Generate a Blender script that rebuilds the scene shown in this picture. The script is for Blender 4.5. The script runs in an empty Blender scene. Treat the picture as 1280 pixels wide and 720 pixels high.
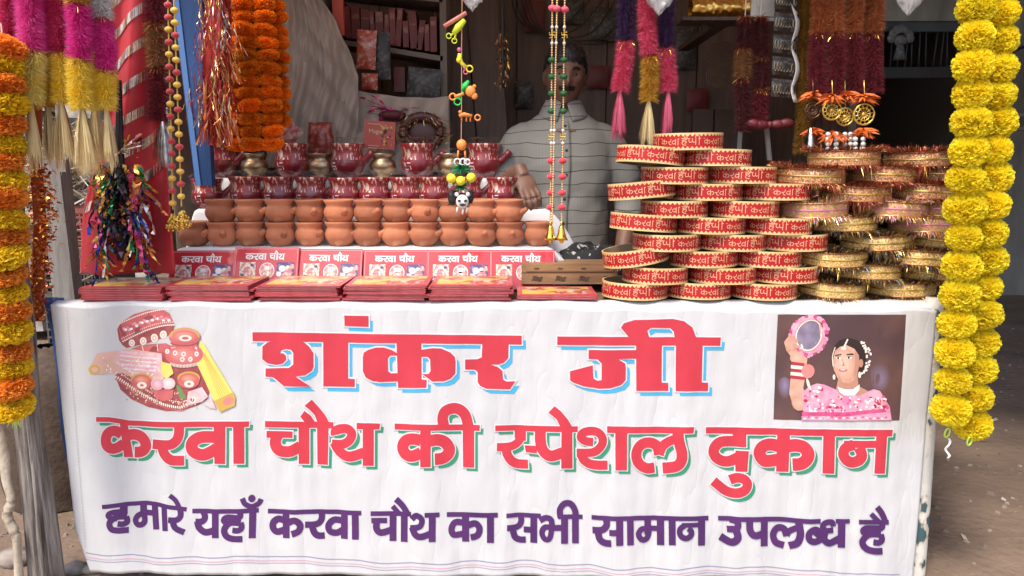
import bpy, bmesh, math, random
from mathutils import Vector, Matrix
from mathutils.noise import noise as pnoise
R = math.radians
PI = math.pi
rng = random.Random(11)
S = bpy.context.scene
COL = S.collection

# ------------------------------------------------------------------ camera
CAM_Y, CAM_Z, PITCH, FPX = -2.2, 1.32, R(9.4), 925.0
cd = bpy.data.cameras.new('camera'); cam = bpy.data.objects.new('camera', cd); COL.objects.link(cam)
cam.location = (0, CAM_Y, CAM_Z); cam.rotation_euler = (R(90) - PITCH, 0, 0)
cd.sensor_width = 36; cd.lens = FPX / 1280 * 36; cd.clip_start = 0.05; cd.clip_end = 400
S.camera = cam
# ------------------------------------------------------------------ light
SUN_EL, SUN_AZ = R(56), R(212)           # azimuth measured clockwise from +Y (north): sun stands behind the camera, to its left
W = bpy.data.worlds.new('World'); S.world = W; W.use_nodes = True
wn = W.node_tree.nodes; bg = wn['Background']
sky = wn.new('ShaderNodeTexSky'); sky.sky_type = 'NISHITA'; sky.sun_disc = False
sky.sun_elevation = SUN_EL; sky.sun_rotation = SUN_AZ; sky.dust_density = 3.0; sky.air_density = 1.0
W.node_tree.links.new(sky.outputs[0], bg.inputs[0]); bg.inputs[1].default_value = 0.15
sl = bpy.data.lights.new('sun', 'SUN'); sl.energy = 1.5; sl.angle = R(13); sl.color = (1, .93, .82)
so = bpy.data.objects.new('sun', sl); COL.objects.link(so)
sd = Vector((math.sin(SUN_AZ) * math.cos(SUN_EL), math.cos(SUN_AZ) * math.cos(SUN_EL), math.sin(SUN_EL)))
so.rotation_euler = sd.to_track_quat('Z', 'Y').to_euler(); so.location = sd * 20
S.view_settings.view_transform = 'Standard'; S.view_settings.look = 'None'
S.view_settings.gamma = 1; S.view_settings.use_curve_mapping = False
S.view_settings.exposure = 1.0

def P(px, py, Y):
    """the world point at depth Y seen at photo pixel (px, py)"""
    dx = (px - 640) / FPX; dy = (360 - py) / FPX
    c, s = math.cos(PITCH), math.sin(PITCH)
    d = Vector((dx, c + dy * s, -s + dy * c))
    t = (Y - CAM_Y) / d.y
    return Vector((0, CAM_Y, CAM_Z)) + d * t

# ------------------------------------------------------------------ materials
MATS = {}
def mat(name, c, c2=None, scale=8.0, rough=.6, metal=0.0, bump=0.0, bscale=60.0, coat=0.0, stretch=(1, 1, 1),
        lo=.35, hi=.65, fleck=None, rand=0.0, sheen=0.0, alpha=1.0, detail=4.0, spec=.5, trans=0.0, fmetal=0.0, transl=0.0):
    if name in MATS: return MATS[name]
    m = bpy.data.materials.new(name); m.use_nodes = True
    nt = m.node_tree; N = nt.nodes; L = nt.links; b = N['Principled BSDF']
    b.inputs['Roughness'].default_value = rough; b.inputs['Metallic'].default_value = metal
    b.inputs['Coat Weight'].default_value = coat; b.inputs['Sheen Weight'].default_value = sheen
    b.inputs['Alpha'].default_value = alpha; b.inputs['Specular IOR Level'].default_value = spec
    b.inputs['Transmission Weight'].default_value = trans
    tc = N.new('ShaderNodeTexCoord'); mp = N.new('ShaderNodeMapping')
    mp.inputs['Scale'].default_value = stretch
    L.new(tc.outputs['Object'], mp.inputs[0])
    vec = mp.outputs[0]
    col = None
    if c2 is not None:
        nz = N.new('ShaderNodeTexNoise'); nz.inputs['Scale'].default_value = scale; nz.inputs['Detail'].default_value = detail
        L.new(vec, nz.inputs['Vector'])
        cr = N.new('ShaderNodeValToRGB'); e = cr.color_ramp.elements
        e[0].position = lo; e[1].position = hi
        e[0].color = (*c, 1); e[1].color = (*c2, 1)
        L.new(nz.outputs['Fac'], cr.inputs[0]); col = cr.outputs[0]
    if fleck:
        fc, fs, th = fleck
        v = N.new('ShaderNodeTexNoise'); v.inputs['Scale'].default_value = fs; v.inputs['Detail'].default_value = 2
        L.new(vec, v.inputs['Vector'])
        r2 = N.new('ShaderNodeValToRGB'); r2.color_ramp.elements[0].position = th; r2.color_ramp.elements[1].position = th + .04
        L.new(v.outputs['Fac'], r2.inputs[0])
        mx = N.new('ShaderNodeMix'); mx.data_type = 'RGBA'
        if col: L.new(col, mx.inputs[6])
        else: mx.inputs[6].default_value = (*c, 1)
        mx.inputs[7].default_value = (*fc, 1); L.new(r2.outputs[0], mx.inputs[0]); col = mx.outputs[2]
        if fmetal:
            mm = N.new('ShaderNodeMath'); mm.operation = 'MULTIPLY'; mm.inputs[1].default_value = fmetal
            L.new(r2.outputs[0], mm.inputs[0]); L.new(mm.outputs[0], b.inputs['Metallic'])
    if rand:
        oi = N.new('ShaderNodeObjectInfo'); hs = N.new('ShaderNodeHueSaturation')
        ma = N.new('ShaderNodeMapRange'); ma.inputs[3].default_value = 1 - rand; ma.inputs[4].default_value = 1 + rand
        L.new(oi.outputs['Random'], ma.inputs[0]); L.new(ma.outputs[0], hs.inputs['Value'])
        if col: L.new(col, hs.inputs['Color'])
        else: hs.inputs['Color'].default_value = (*c, 1)
        col = hs.outputs[0]
    if col: L.new(col, b.inputs['Base Color'])
    else: b.inputs['Base Color'].default_value = (*c, 1)
    if bump:
        bn = N.new('ShaderNodeTexNoise'); bn.inputs['Scale'].default_value = bscale; bn.inputs['Detail'].default_value = 6
        L.new(vec, bn.inputs['Vector'])
        bu = N.new('ShaderNodeBump'); bu.inputs['Strength'].default_value = bump; bu.inputs['Distance'].default_value = .01
        L.new(bn.outputs['Fac'], bu.inputs['Height']); L.new(bu.outputs[0], b.inputs['Normal'])
        if coat: L.new(bu.outputs[0], b.inputs['Coat Normal'])
    if transl:                                   # thin petals and fibres let light through
        tl = N.new('ShaderNodeBsdfTranslucent'); ms_ = N.new('ShaderNodeMixShader'); ms_.inputs[0].default_value = transl
        if col: L.new(col, tl.inputs[0])
        else: tl.inputs[0].default_value = (*c, 1)
        L.new(b.outputs[0], ms_.inputs[1]); L.new(tl.outputs[0], ms_.inputs[2]); L.new(ms_.outputs[0], N['Material Output'].inputs[0])
    MATS[name] = m
    return m

# ------------------------------------------------------------------ object helpers
ORG = {}
def tag(o, label=None, cat=None, group=None, kind=None):
    if label: o['label'] = label
    if cat: o['category'] = cat
    if group: o['group'] = group
    if kind: o['kind'] = kind
    return o
def thing(name, label, cat, loc=(0, 0, 0), group=None):
    o = bpy.data.objects.new(name, None); COL.objects.link(o); o.location = loc
    o.empty_display_size = .05
    ORG[o.name] = Vector(loc)
    return tag(o, label, cat, group)
def copy_tree(o, parent=None):
    c = o.copy(); COL.objects.link(c)
    if parent: c.parent = parent
    for ch in o.children: copy_tree(ch, c)
    return c
def setlabel(o, label): o['label'] = label

class MB:
    def __init__(s): s.v = []; s.f = []; s.m = []
    def add(s, vs, fs, mi=0):
        n = len(s.v); s.v += [tuple(p) for p in vs]
        for f in fs: s.f.append(tuple(i + n for i in f)); s.m.append(mi)
        return s
    def box(s, c, d, rot=None, mi=0, taper=1.0):
        x, y, z = d[0] / 2, d[1] / 2, d[2] / 2
        vs = [Vector((a * x * (taper if k > 0 else 1), b * y * (taper if k > 0 else 1), k * z)) for k in (-1, 1) for a, b in ((-1, -1), (1, -1), (1, 1), (-1, 1))]
        if rot is not None: vs = [rot @ p for p in vs]
        c = Vector(c)
        return s.add([p + c for p in vs], [(3, 2, 1, 0), (4, 5, 6, 7), (0, 1, 5, 4), (1, 2, 6, 5), (2, 3, 7, 6), (3, 0, 4, 7)], mi)
    def tube(s, path, rad, n=10, mi=0, caps=True, wob=0.0, sq=1.0):
        path = [Vector(p) for p in path]; k = len(path)
        if not hasattr(rad, '__len__'): rad = [rad] * k
        vs = []; up = Vector((0, 0, 1))
        for i, p in enumerate(path):
            t = (path[min(i + 1, k - 1)] - path[max(i - 1, 0)])
            t = t.normalized() if t.length > 1e-9 else Vector((0, 0, 1))
            ref = up if abs(t.dot(up)) < .95 else Vector((0, 1, 0))
            a = t.cross(ref).normalized(); b = t.cross(a).normalized()
            for j in range(n):
                an = 2 * PI * j / n
                q = a * math.cos(an) + b * math.sin(an) * sq
                w = 1 + (wob * pnoise(Vector((p.x * 9 + math.cos(an) * 2, p.y * 9 + math.sin(an) * 2, p.z * 5))) if wob else 0)
                vs.append(p + q * rad[i] * w)
        fs = [(i * n + j, i * n + (j + 1) % n, (i + 1) * n + (j + 1) % n, (i + 1) * n + j) for i in range(k - 1) for j in range(n)]
        if caps: fs += [tuple(range(n - 1, -1, -1)), tuple((k - 1) * n + j for j in range(n))]
        return s.add(vs, fs, mi)
    def lathe(s, prof, n=24, c=(0, 0, 0), mi=0, close=False):
        c = Vector(c); k = len(prof)
        vs = [c + Vector((r * math.cos(2 * PI * j / n), r * math.sin(2 * PI * j / n), z)) for r, z in prof for j in range(n)]
        fs = [(i * n + j, i * n + (j + 1) % n, (i + 1) * n + (j + 1) % n, (i + 1) * n + j) for i in range(k - 1) for j in range(n)]
        if close: fs += [((k - 1) * n + j, (k - 1) * n + (j + 1) % n, (j + 1) % n, j) for j in range(n)]
        return s.add(vs, fs, mi)
    def ball(s, c, r, n=10, mi=0, sc=(1, 1, 1), rot=None):
        c = Vector(c); vs = []; m = max(5, n * 2 // 3)
        for i in range(m + 1):
            th = PI * i / m
            for j in range(n):
                p = Vector((math.sin(th) * math.cos(2 * PI * j / n) * r * sc[0], math.sin(th) * math.sin(2 * PI * j / n) * r * sc[1], math.cos(th) * r * sc[2]))
                if rot is not None: p = rot @ p
                vs.append(c + p)
        return s.add(vs, [(i * n + j, (i + 1) * n + j, (i + 1) * n + (j + 1) % n, i * n + (j + 1) % n) for i in range(m) for j in range(n)], mi)
    def grid(s, fn, nu, nv, mi=0, flip=False):
        vs = [fn(i / nu, j / nv) for j in range(nv + 1) for i in range(nu + 1)]
        w = nu + 1
        fs = [(j * w + i, j * w + i + 1, (j + 1) * w + i + 1, (j + 1) * w + i) for j in range(nv) for i in range(nu)]
        if flip: fs = [f[::-1] for f in fs]
        return s.add(vs, fs, mi)
    def sheet(s, fn, nu, nv, th=.003, mi=0):
        """a cloth of real thickness: the grid and its back, joined at the rim"""
        g = [[Vector(fn(i / nu, j / nv)) for i in range(nu + 1)] for j in range(nv + 1)]
        w = nu + 1; fr = []; bk = []
        for j in range(nv + 1):
            for i in range(nu + 1):
                du = g[j][min(i + 1, nu)] - g[j][max(i - 1, 0)]; dv = g[min(j + 1, nv)][i] - g[max(j - 1, 0)][i]
                nn = du.cross(dv); nn = nn.normalized() if nn.length > 1e-12 else Vector((0, -1, 0))
                fr.append(g[j][i]); bk.append(g[j][i] + nn * th)
        o = len(fr)
        fs = []
        for j in range(nv):
            for i in range(nu):
                q = (j * w + i, (j + 1) * w + i, (j + 1) * w + i + 1, j * w + i + 1)
                fs.append(q); fs.append(tuple(x + o for x in q[::-1]))
        rim = [(0, i) for i in range(nu)] ; ring = [i for i in range(w)] + [j * w + nu for j in range(1, nv + 1)] + [nv * w + i for i in range(nu - 1, -1, -1)] + [j * w for j in range(nv - 1, 0, -1)]
        for a, b in zip(ring, ring[1:] + ring[:1]): fs.append((a, b, b + o, a + o))
        return s.add(fr + bk, fs, mi)
    def hair(s, c, d, ln, w, mi=0, droop=0.0):
        c = Vector(c); d = Vector(d).normalized()
        a = d.cross(Vector((rng.uniform(-1, 1), rng.uniform(-1, 1), rng.uniform(-1, 1))))
        a = a.normalized() * w / 2 if a.length > 1e-6 else Vector((w / 2, 0, 0))
        m_ = c + d * ln * .55; e = c + d * ln + Vector((0, 0, -droop * ln))
        return s.add([c - a, c + a, m_ + a * .8, m_ - a * .8, e], [(0, 1, 2, 3), (3, 2, 4)], mi)
    def build(s, name, mats, parent=None, local=False, smooth=False, auto=None):
        me = bpy.data.meshes.new(name)
        o0 = Vector((0, 0, 0))
        if parent is not None and not local:
            q = parent
            o0 = ORG.get(parent.name, Vector((0, 0, 0)))
        vs = [tuple(Vector(p) - o0) for p in s.v] if o0.length > 0 else s.v
        me.from_pydata(vs, [], s.f)
        if not isinstance(mats, (list, tuple)): mats = [mats]
        for m in mats: me.materials.append(m)
        if len(mats) > 1: me.polygons.foreach_set('material_index', s.m)
        if smooth: me.polygons.foreach_set('use_smooth', [True] * len(me.polygons))
        me.update()
        if auto is not None:
            try: me.set_sharp_from_angle(angle=R(auto))
            except Exception: pass
        o = bpy.data.objects.new(name, me); COL.objects.link(o)
        if parent is not None:
            o.parent = parent
            ORG[o.name] = o0
        return o

def single(name, mb, mats, label, cat, group=None, smooth=False, auto=None, base=None):
    """a top-level thing that is one mesh; its origin goes to its base"""
    xs = [p[0] for p in mb.v]; ys = [p[1] for p in mb.v]; zs = [p[2] for p in mb.v]
    b = Vector(base) if base is not None else Vector(((min(xs) + max(xs)) / 2, (min(ys) + max(ys)) / 2, min(zs)))
    mb.v = [(p[0] - b.x, p[1] - b.y, p[2] - b.z) for p in mb.v]
    o = mb.build(name, mats, smooth=smooth, auto=auto); o.location = b; ORG[o.name] = b
    return tag(o, label, cat, group)

def catmull(pts, sub=5):
    if len(pts) < 3: return [tuple(p) for p in pts]
    out = []
    for i in range(len(pts) - 1):
        p0 = pts[max(i - 1, 0)]; p1 = pts[i]; p2 = pts[i + 1]; p3 = pts[min(i + 2, len(pts) - 1)]
        for k in range(sub):
            t = k / sub
            out.append(tuple(.5 * ((2 * b) + (-a + c) * t + (2 * a - 5 * b + 4 * c - d) * t * t + (-a + 3 * b - 3 * c + d) * t ** 3) for a, b, c, d in zip(p0, p1, p2, p3)))
    out.append(tuple(pts[-1]))
    return out

# shared materials
M_white = mat('white_vinyl', (.62, .62, .63), (.58, .585, .60), scale=3, rough=.45, bump=.22, bscale=12, stretch=(1.6, 1, .5), coat=.05)
_n = M_white.node_tree.nodes; _l = M_white.node_tree.links            # sharp little creases in the vinyl
_t = _n.new('ShaderNodeTexCoord'); _p = _n.new('ShaderNodeMapping'); _p.inputs['Scale'].default_value = (1.5, 1, .45); _l.new(_t.outputs['Object'], _p.inputs[0])
_z = _n.new('ShaderNodeTexNoise'); _z.inputs['Scale'].default_value = 5.5; _z.inputs['Detail'].default_value = 3; _l.new(_p.outputs[0], _z.inputs['Vector'])
_a = _n.new('ShaderNodeMath'); _a.operation = 'SUBTRACT'; _a.inputs[1].default_value = .5; _l.new(_z.outputs['Fac'], _a.inputs[0])
_b = _n.new('ShaderNodeMath'); _b.operation = 'ABSOLUTE'; _l.new(_a.outputs[0], _b.inputs[0])
_c = _n.new('ShaderNodeMath'); _c.operation = 'POWER'; _c.inputs[1].default_value = .5; _l.new(_b.outputs[0], _c.inputs[0])
_u = _n.new('ShaderNodeBump'); _u.inputs['Strength'].default_value = .35; _u.inputs['Distance'].default_value = .012; _l.new(_c.outputs[0], _u.inputs['Height'])
_o = [q for q in _n if q.type == 'BUMP' and q != _u][0]; _l.new(_u.outputs[0], _o.inputs['Normal'])
M_cream = mat('cream_paper', (.86, .72, .47), rough=.6)
M_gold = mat('gold_foil', (.85, .55, .16), (.55, .30, .07), scale=40, rough=.28, metal=1.0)
M_goldpaint = mat('gold_plastic', (.82, .56, .12), rough=.3, metal=.7)
M_silver = mat('silver_foil', (.8, .78, .74), (.35, .33, .3), scale=50, rough=.3, metal=1.0)
M_wood_dark = mat('dark_wood', (.055, .032, .022), (.085, .05, .035), scale=6, rough=.7, stretch=(8, 8, .6), bump=.2, bscale=20)
M_string = mat('cotton_string', (.7, .62, .5), rough=.9)
# ------------------------------------------------------------------ ground and large structure
TZ = .907                                    # table top height
def gz(x, y): return .012 * pnoise(Vector((x * .9, y * .9, 0))) + .006 * pnoise(Vector((x * 4, y * 4, 3)))
M_earth = mat('trodden_earth', (.29, .205, .150), (.165, .112, .08), scale=2.6, rough=.95, bump=1.0, bscale=26, lo=.3, hi=.7, detail=8, fleck=((.30, .22, .17), 30, .68))
g = MB(); NX = 90
def gfn(u, v):
    a = (u - .5) * 2; b = (v - .5) * 2
    x = a * 6 + (abs(a) ** 5) * a * 120; y = 2 + b * 6 + (abs(b) ** 5) * b * 120
    return Vector((x, y, gz(x, y)))
g.grid(gfn, NX, NX)
tag(g.build('ground', M_earth, smooth=True), kind='structure')
gv = MB(); rg = random.Random(21)
M_grav = [mat('grit_a', (.34, .28, .23), rough=.95), mat('grit_b', (.19, .15, .125), rough=.95), mat('grit_paper', (.55, .45, .38), rough=.9)]
for k in range(1500):
    if k % 3: x, y = rg.uniform(1.25, 4.2), rg.uniform(-.6, 4.6)
    else: x, y = rg.uniform(-3.0, -1.0), rg.uniform(-.5, 2.4)
    s_ = rg.uniform(.003, .011) * (1 + .8 * (rg.random() < .06)); c_ = Vector((x, y, gz(x, y) + s_ * .25))
    gv.box(c_, (s_ * 2, s_ * 1.4, s_), rot=Matrix.Rotation(rg.uniform(0, 3), 3, 'Z') @ Matrix.Rotation(rg.uniform(-.5, .5), 3, 'X'), mi=0 if k % 2 else 1, taper=.6)
for k in range(50):
    x, y = rg.uniform(1.3, 3.6), rg.uniform(-.4, 4); a = rg.uniform(0, 3); c_ = Vector((x, y, gz(x, y) + .006)); u_ = Vector((math.cos(a), math.sin(a), .1)) * rg.uniform(.006, .02); v_ = Vector((-math.sin(a), math.cos(a), .2)) * .008
    gv.add([c_ - u_ - v_, c_ + u_ - v_, c_ + u_ + v_ + Vector((0, 0, .004)), c_ - u_ + v_], [(0, 1, 2, 3)], 2)
tag(gv.build('gravel', M_grav), kind='stuff')
# stones and clods on the ground where the picture shows it
M_stone = mat('rubble_stone', (.36, .31, .27), (.22, .18, .15), scale=20, rough=.95, bump=.4)

# --- the stall: side sheets, back boards, awning
M_board = mat('back_board', (.17, .12, .10), (.125, .088, .073), scale=5, rough=.75, stretch=(7, 1, .5), bump=.15, bscale=18)
bw = MB()
for i in range(10):
    x0 = -1.2 + i * .245
    bw.box((x0 + .1225, 1.98 + .004 * (i % 2), 1.2), (.238, .03, 2.4))
bw.box((.02, 2.012, 1.2), (2.44, .02, 2.4))
for z in (.3, 1.25, 2.2): bw.box((.02, 2.06, z), (2.45, .04, .07))
single('back_wall', bw, M_board, 'dark brown boarded wall closing the back of the stall behind the man', 'wall')
M_sheet = mat('dust_brown_sheet', (.20, .15, .125), (.15, .11, .09), scale=4, rough=.95, bump=.2, bscale=14)
lw = MB()
def lfn(u, v):
    y = .55 + u * 1.4; z = 2.4 - v * 2.36
    return Vector((-1.24 + .02 * math.sin(y * 21) * (.3 + v) + .01 * math.sin(y * 47), y, z))
lw.sheet(lfn, 60, 14, .004)
single('side_curtain', lw, M_sheet, 'brownish cloth curtain closing the left side of the stall behind the blue plank', 'curtain', smooth=True)
rw = MB()
M_rboard = mat('side_board', (.16, .11, .09), (.11, .075, .06), scale=5, rough=.8, stretch=(1, 7, .5), bump=.2)
for i in range(5): rw.box((1.27 + .003 * (i % 2), .75 + i * .26, 1.2), (.03, .25, 2.4))
nb = MB(); nb.sheet(lambda u, v: Vector((1.62 + u * 4.2, -1.7 + v * 5.7, 2.62 + .1 * v - .04 * math.sin(u * PI * 3) ** 2)), 24, 12, .004)
na = thing('added_shade_awning', 'dark awning added out of view to shade the ground at the right', 'awning', (3.7, 1, 2.6))  # added, unseen canopy that keeps sun off the right-hand ground
nb.build('canopy_sheet', mat('dark_tarpaulin', (.10, .085, .075), (.07, .06, .055), scale=3, rough=.8), na, smooth=True)
for x, y in ((5.7, -1.6), (5.7, 3.9), (1.66, 3.9)):
    nb = MB(); nb.tube([(x, y, 0), (x, y, 2.62)], .03, 8); nb.build('pole', M_wood_dark, na, smooth=True)
single('side_wall', rw, M_rboard, 'dark boarded side wall of the stall behind the black sachet strip', 'wall')
aw = thing('awning', 'plain tarpaulin awning stretched over the stall, its poles out of view above', 'awning', (0, .6, 2.3))
M_tarp = mat('beige_tarpaulin', (.66, .52, .40), (.56, .43, .33), scale=3, rough=.8, transl=.5)
a_ = MB()
def afn(u, v):
    x = -1.75 + u * 5.2; y = AW_F + v * (2.3 - AW_F)
    return Vector((x, y, 2.36 + .12 * v - .05 * math.sin(u * 9.4) ** 2 * math.sin(v * PI)))
AW_F = .10
a_.sheet(afn, 40, 14, .004)
a_.build('canopy_sheet', M_tarp, aw, smooth=True)
pl = MB(); pl.tube([(-1.7, -.2, 2.13), (0, -.21, 2.10), (1.9, -.2, 2.13)], [.022, .02, .022], 10); pl.build('bamboo_rail', M_wood_dark, aw, smooth=True)
pl = MB(); pl.tube([(-1.3, .3, 2.17), (0, .3, 2.15), (1.4, .3, 2.17)], .02, 10); pl.build('bamboo_rail', M_wood_dark, aw, smooth=True)
for x, y in ((-1.72, 2.1), (1.95, 2.1), (-1.7, -.3)):
    pl = MB(); pl.tube([(x, y, 0), (x, y, 2.36)], .03, 8); pl.build('pole', M_wood_dark, aw, smooth=True)

# --- neighbouring house on the right
HY = 5.3
M_plaster = mat('grey_plaster', (.34, .335, .32), (.20, .20, .195), scale=2.0, rough=.9, bump=.6, bscale=24, stretch=(2.2, 1, .8), detail=8)
M_slate = mat('blue_grey_paint', (.075, .09, .105), (.055, .065, .075), scale=5, rough=.6)
M_void = mat('dark_room', (.2, .165, .145), rough=.9)
hs = thing('neighbour_house', 'grey plastered house with a dark open doorway and blue-grey barred transom behind the right garlands', 'house', (4.2, HY + 1, 0))
xl, xr = P(1040, 200, HY).x, P(1238, 200, HY).x
zt0, zt1 = P(1150, 86, HY).z, P(1150, 44, HY).z; zl = P(1150, 26, HY).z
b = MB(); b.box(((xr + 8) / 2 + .0, HY + .13, 1.8), (8 - xr, .26, 3.6)); b.box((xl - 1.2, HY + .13, 1.8), (2.4, .26, 3.6)); b.build('wall', M_plaster, hs)
b = MB(); b.box(((xl + xr) / 2, HY + .13, (zl + 3.6) / 2), (xr - xl, .255, 3.6 - zl))
b.box(((xl + xr) / 2, HY - .06, zl + .25), (xr - xl + .5, .12, .05)); b.build('lintel', M_plaster, hs)
b = MB(); b.box(((xl + xr) / 2, HY + .1, zl - .04), (xr - xl, .1, .10)); b.box(((xl + xr) / 2, HY + .1, zt0 - .03), (xr - xl, .12, .10)); b.build('transom_frame', M_slate, hs)
b = MB()
for i in range(22):
    x = xl + .06 + i * (xr - xl - .1) / 21
    b.tube([(x, HY + .1, zt0), (x + rng.uniform(-.03, .03), HY + .1, zl - .08)], .008, 6)
b.build('transom_bars', M_slate, hs, smooth=True)
b = MB()
b.box(((xl + xr) / 2, HY + 3.2, 1.5), (xr - xl + .4, .1, 3.0)); b.box((xl - .1, HY + 1.7, 1.5), (.1, 2.9, 3.0)); b.box((xr + .1, HY + 1.7, 1.5), (.1, 2.9, 3.0))
b.box(((xl + xr) / 2, HY + 1.7, 3.02), (xr - xl + .6, 3.1, .05)); b.build('room', M_void, hs)
b = MB(); b.box((6.0, HY + 1.6, 3.66), (8.4, 4.4, .12)); b.box((3.1 + 1.6, HY - 1.3, 3.3), (6.6, 2.8, .10), mi=0); b.build('roof', M_plaster, hs)
for (hx, hy, sx_, lab) in ((9.2, 1.0, 1, 'plain grey plastered house standing beyond the right edge of the view'), (-7.5, 3.0, -1, 'plain grey plastered house standing beyond the left edge of the view')):
    h2 = thing('side_house', lab, 'house', (hx, hy, 0)); xf = hx - sx_ * 1.5
    b = MB(); b.box((hx, hy, 1.6), (3.0, 9.0, 3.2)); b.build('wall', M_plaster, h2)
    b = MB(); b.box((hx - sx_ * .15, hy, 3.27), (3.6, 9.4, .14)); b.build('roof', M_plaster, h2)
    for y in (-2.8, 2.6):
        b = MB(); b.box((xf - sx_ * .02, hy + y, 1.05), (.06, .95, 2.1)); b.build('door', M_slate, h2)
    for y in (-.3, 4.0):
        b = MB(); b.box((xf - sx_ * .02, hy + y, 1.6), (.06, .9, 1.0)); w_ = b.build('window', M_void, h2)
        b = MB()
        for q in range(5): b.box((xf - sx_ * .06, hy + y - .36 + q * .18, 1.6), (.02, .02, 1.0))
        b.build('bars', M_slate, w_)
# small ornament hung on the transom
o = MB(); c = P(1126, 48, HY - .03)
for k in range(7):
    an = PI * k / 6; o.ball(c + Vector((math.cos(an) * .09, 0, math.sin(an) * .09)), .045, 8, sc=(1, .4, 1))
o.ball(c - Vector((0, 0, .02)), .07, 8, sc=(1, .4, .8)); o.tube([c - Vector((0, 0, .05)), c - Vector((0, 0, .2))], [.03, .06], 8)
single('door_ornament', o, mat('dull_grey_metal', (.10, .10, .105), (.22, .22, .22), scale=30, rough=.5), 'small grey fan-shaped ornament hung on the bars of the dark doorway', 'ornament', smooth=True)
sw = thing('switch_box', 'small grey electric switch box on the plaster wall at the right edge', 'switch box', P(1283, 152, HY - .04))
b = MB(); b.box(P(1283, 152, HY - .02), (.20, .05, .16)); b.build('case', mat('grey_plastic', (.34, .34, .33), rough=.5), sw)
b = MB()
for i in range(2):
    b = MB(); b.box(P(1278 + i * 12, 152, HY - .055), (.05, .02, .1)); b.build('switch', mat('grey_dark_plastic', (.15, .15, .15), rough=.5), sw)
b = MB(); b.tube(catmull([P(1262, 68, HY - .03), P(1272, 62, HY - .03), P(1290, 56, HY - .03), P(1330, 50, HY - .03)], 5), .012, 6)
single('wall_cable', b, mat('black_rubber', (.02, .02, .02), rough=.5), 'short black cable clipped across the plaster wall at the right edge', 'cable', smooth=True)

# --- table
M_tw = mat('raw_table_wood', (.23, .15, .09), (.15, .09, .055), scale=6, rough=.8, stretch=(1, 8, 8), bump=.2)
xL, xR = P(64, 380, 0).x, P(1170, 388, 0).x
tb = thing('display_table', 'long trestle table standing behind the white banner and carrying all the goods', 'table', ((xL + xR) / 2, .45, 0))
b = MB()
for i in range(5): b.box(((xL + xR) / 2, .115 + i * .176, TZ - .022), (xR - xL - .02, .172, .03))
b.build('tabletop', M_tw, tb)
for x in (xL + .1, xR - .1):
    for y in (.08, .84):
        b = MB(); b.box((x, y, (TZ - .037) / 2), (.07, .07, TZ - .037)); b.build('leg', M_tw, tb)

# --- banner
def wave(x, z):
    h = (z - .05) / .85
    return (.0035 * math.sin(x * 31 + .8 * math.sin(z * 4)) * (1.1 - h) + .005 * math.sin(x * 9.3 + 1.1 + z) * (1 - .6 * h)
            + .0045 * pnoise(Vector((x * 13, z * 3.1, 0))) + .0014 * pnoise(Vector((x * 22, z * 15, 5)))
            + .0011 * math.sin(x * 112 + 3 * pnoise(Vector((x * 3, z * 2, 9)))) * max(0, 1.05 - h) ** .7 * (.5 + pnoise(Vector((x * 5, z * 1.5, 3)))) - .012 * max(0, 1 - h) ** 2)
def edge_top(px): return 380 + (px - 62) / 1110 * 9 + 2.2 * math.sin(px * .021) * math.sin(px * .0063 + 1) + 1.2 * math.sin(px * .07)
def bpt(u, v):
    tx, bx = 62 + u * 1110, 100 + u * 1040
    ty, by = edge_top(tx), 714 + u * 8
    k = v
    px = tx + (bx - tx) * k; py = ty + (by - ty) * k
    if u < .02 and v > .84: px += (v - .84) / .16 * 14 * (1 - u / .02)
    w = P(px, py, 0); w.y = wave(w.x, w.z)
    return w
bn = thing('vinyl_banner', 'white vinyl shop banner with red and purple Hindi lettering hung before the table', 'banner', ((xL + xR) / 2, 0, TZ))
b = MB()
b.sheet(bpt, 440, 90, .0012)
def fold(u, v):                                # the strip turned over onto the table top
    p = bpt(u, 0)
    return Vector((p.x, p.y + v * .05, p.z + .0035 * math.sin(v * PI) + (TZ + .004 - p.z) * v + .003 * pnoise(Vector((p.x * 16, v, 0)))))
b.sheet(lambda u, v: fold(u, 1 - v), 180, 5, .0012)
b.build('vinyl_sheet', M_white, bn, smooth=True)

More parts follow.
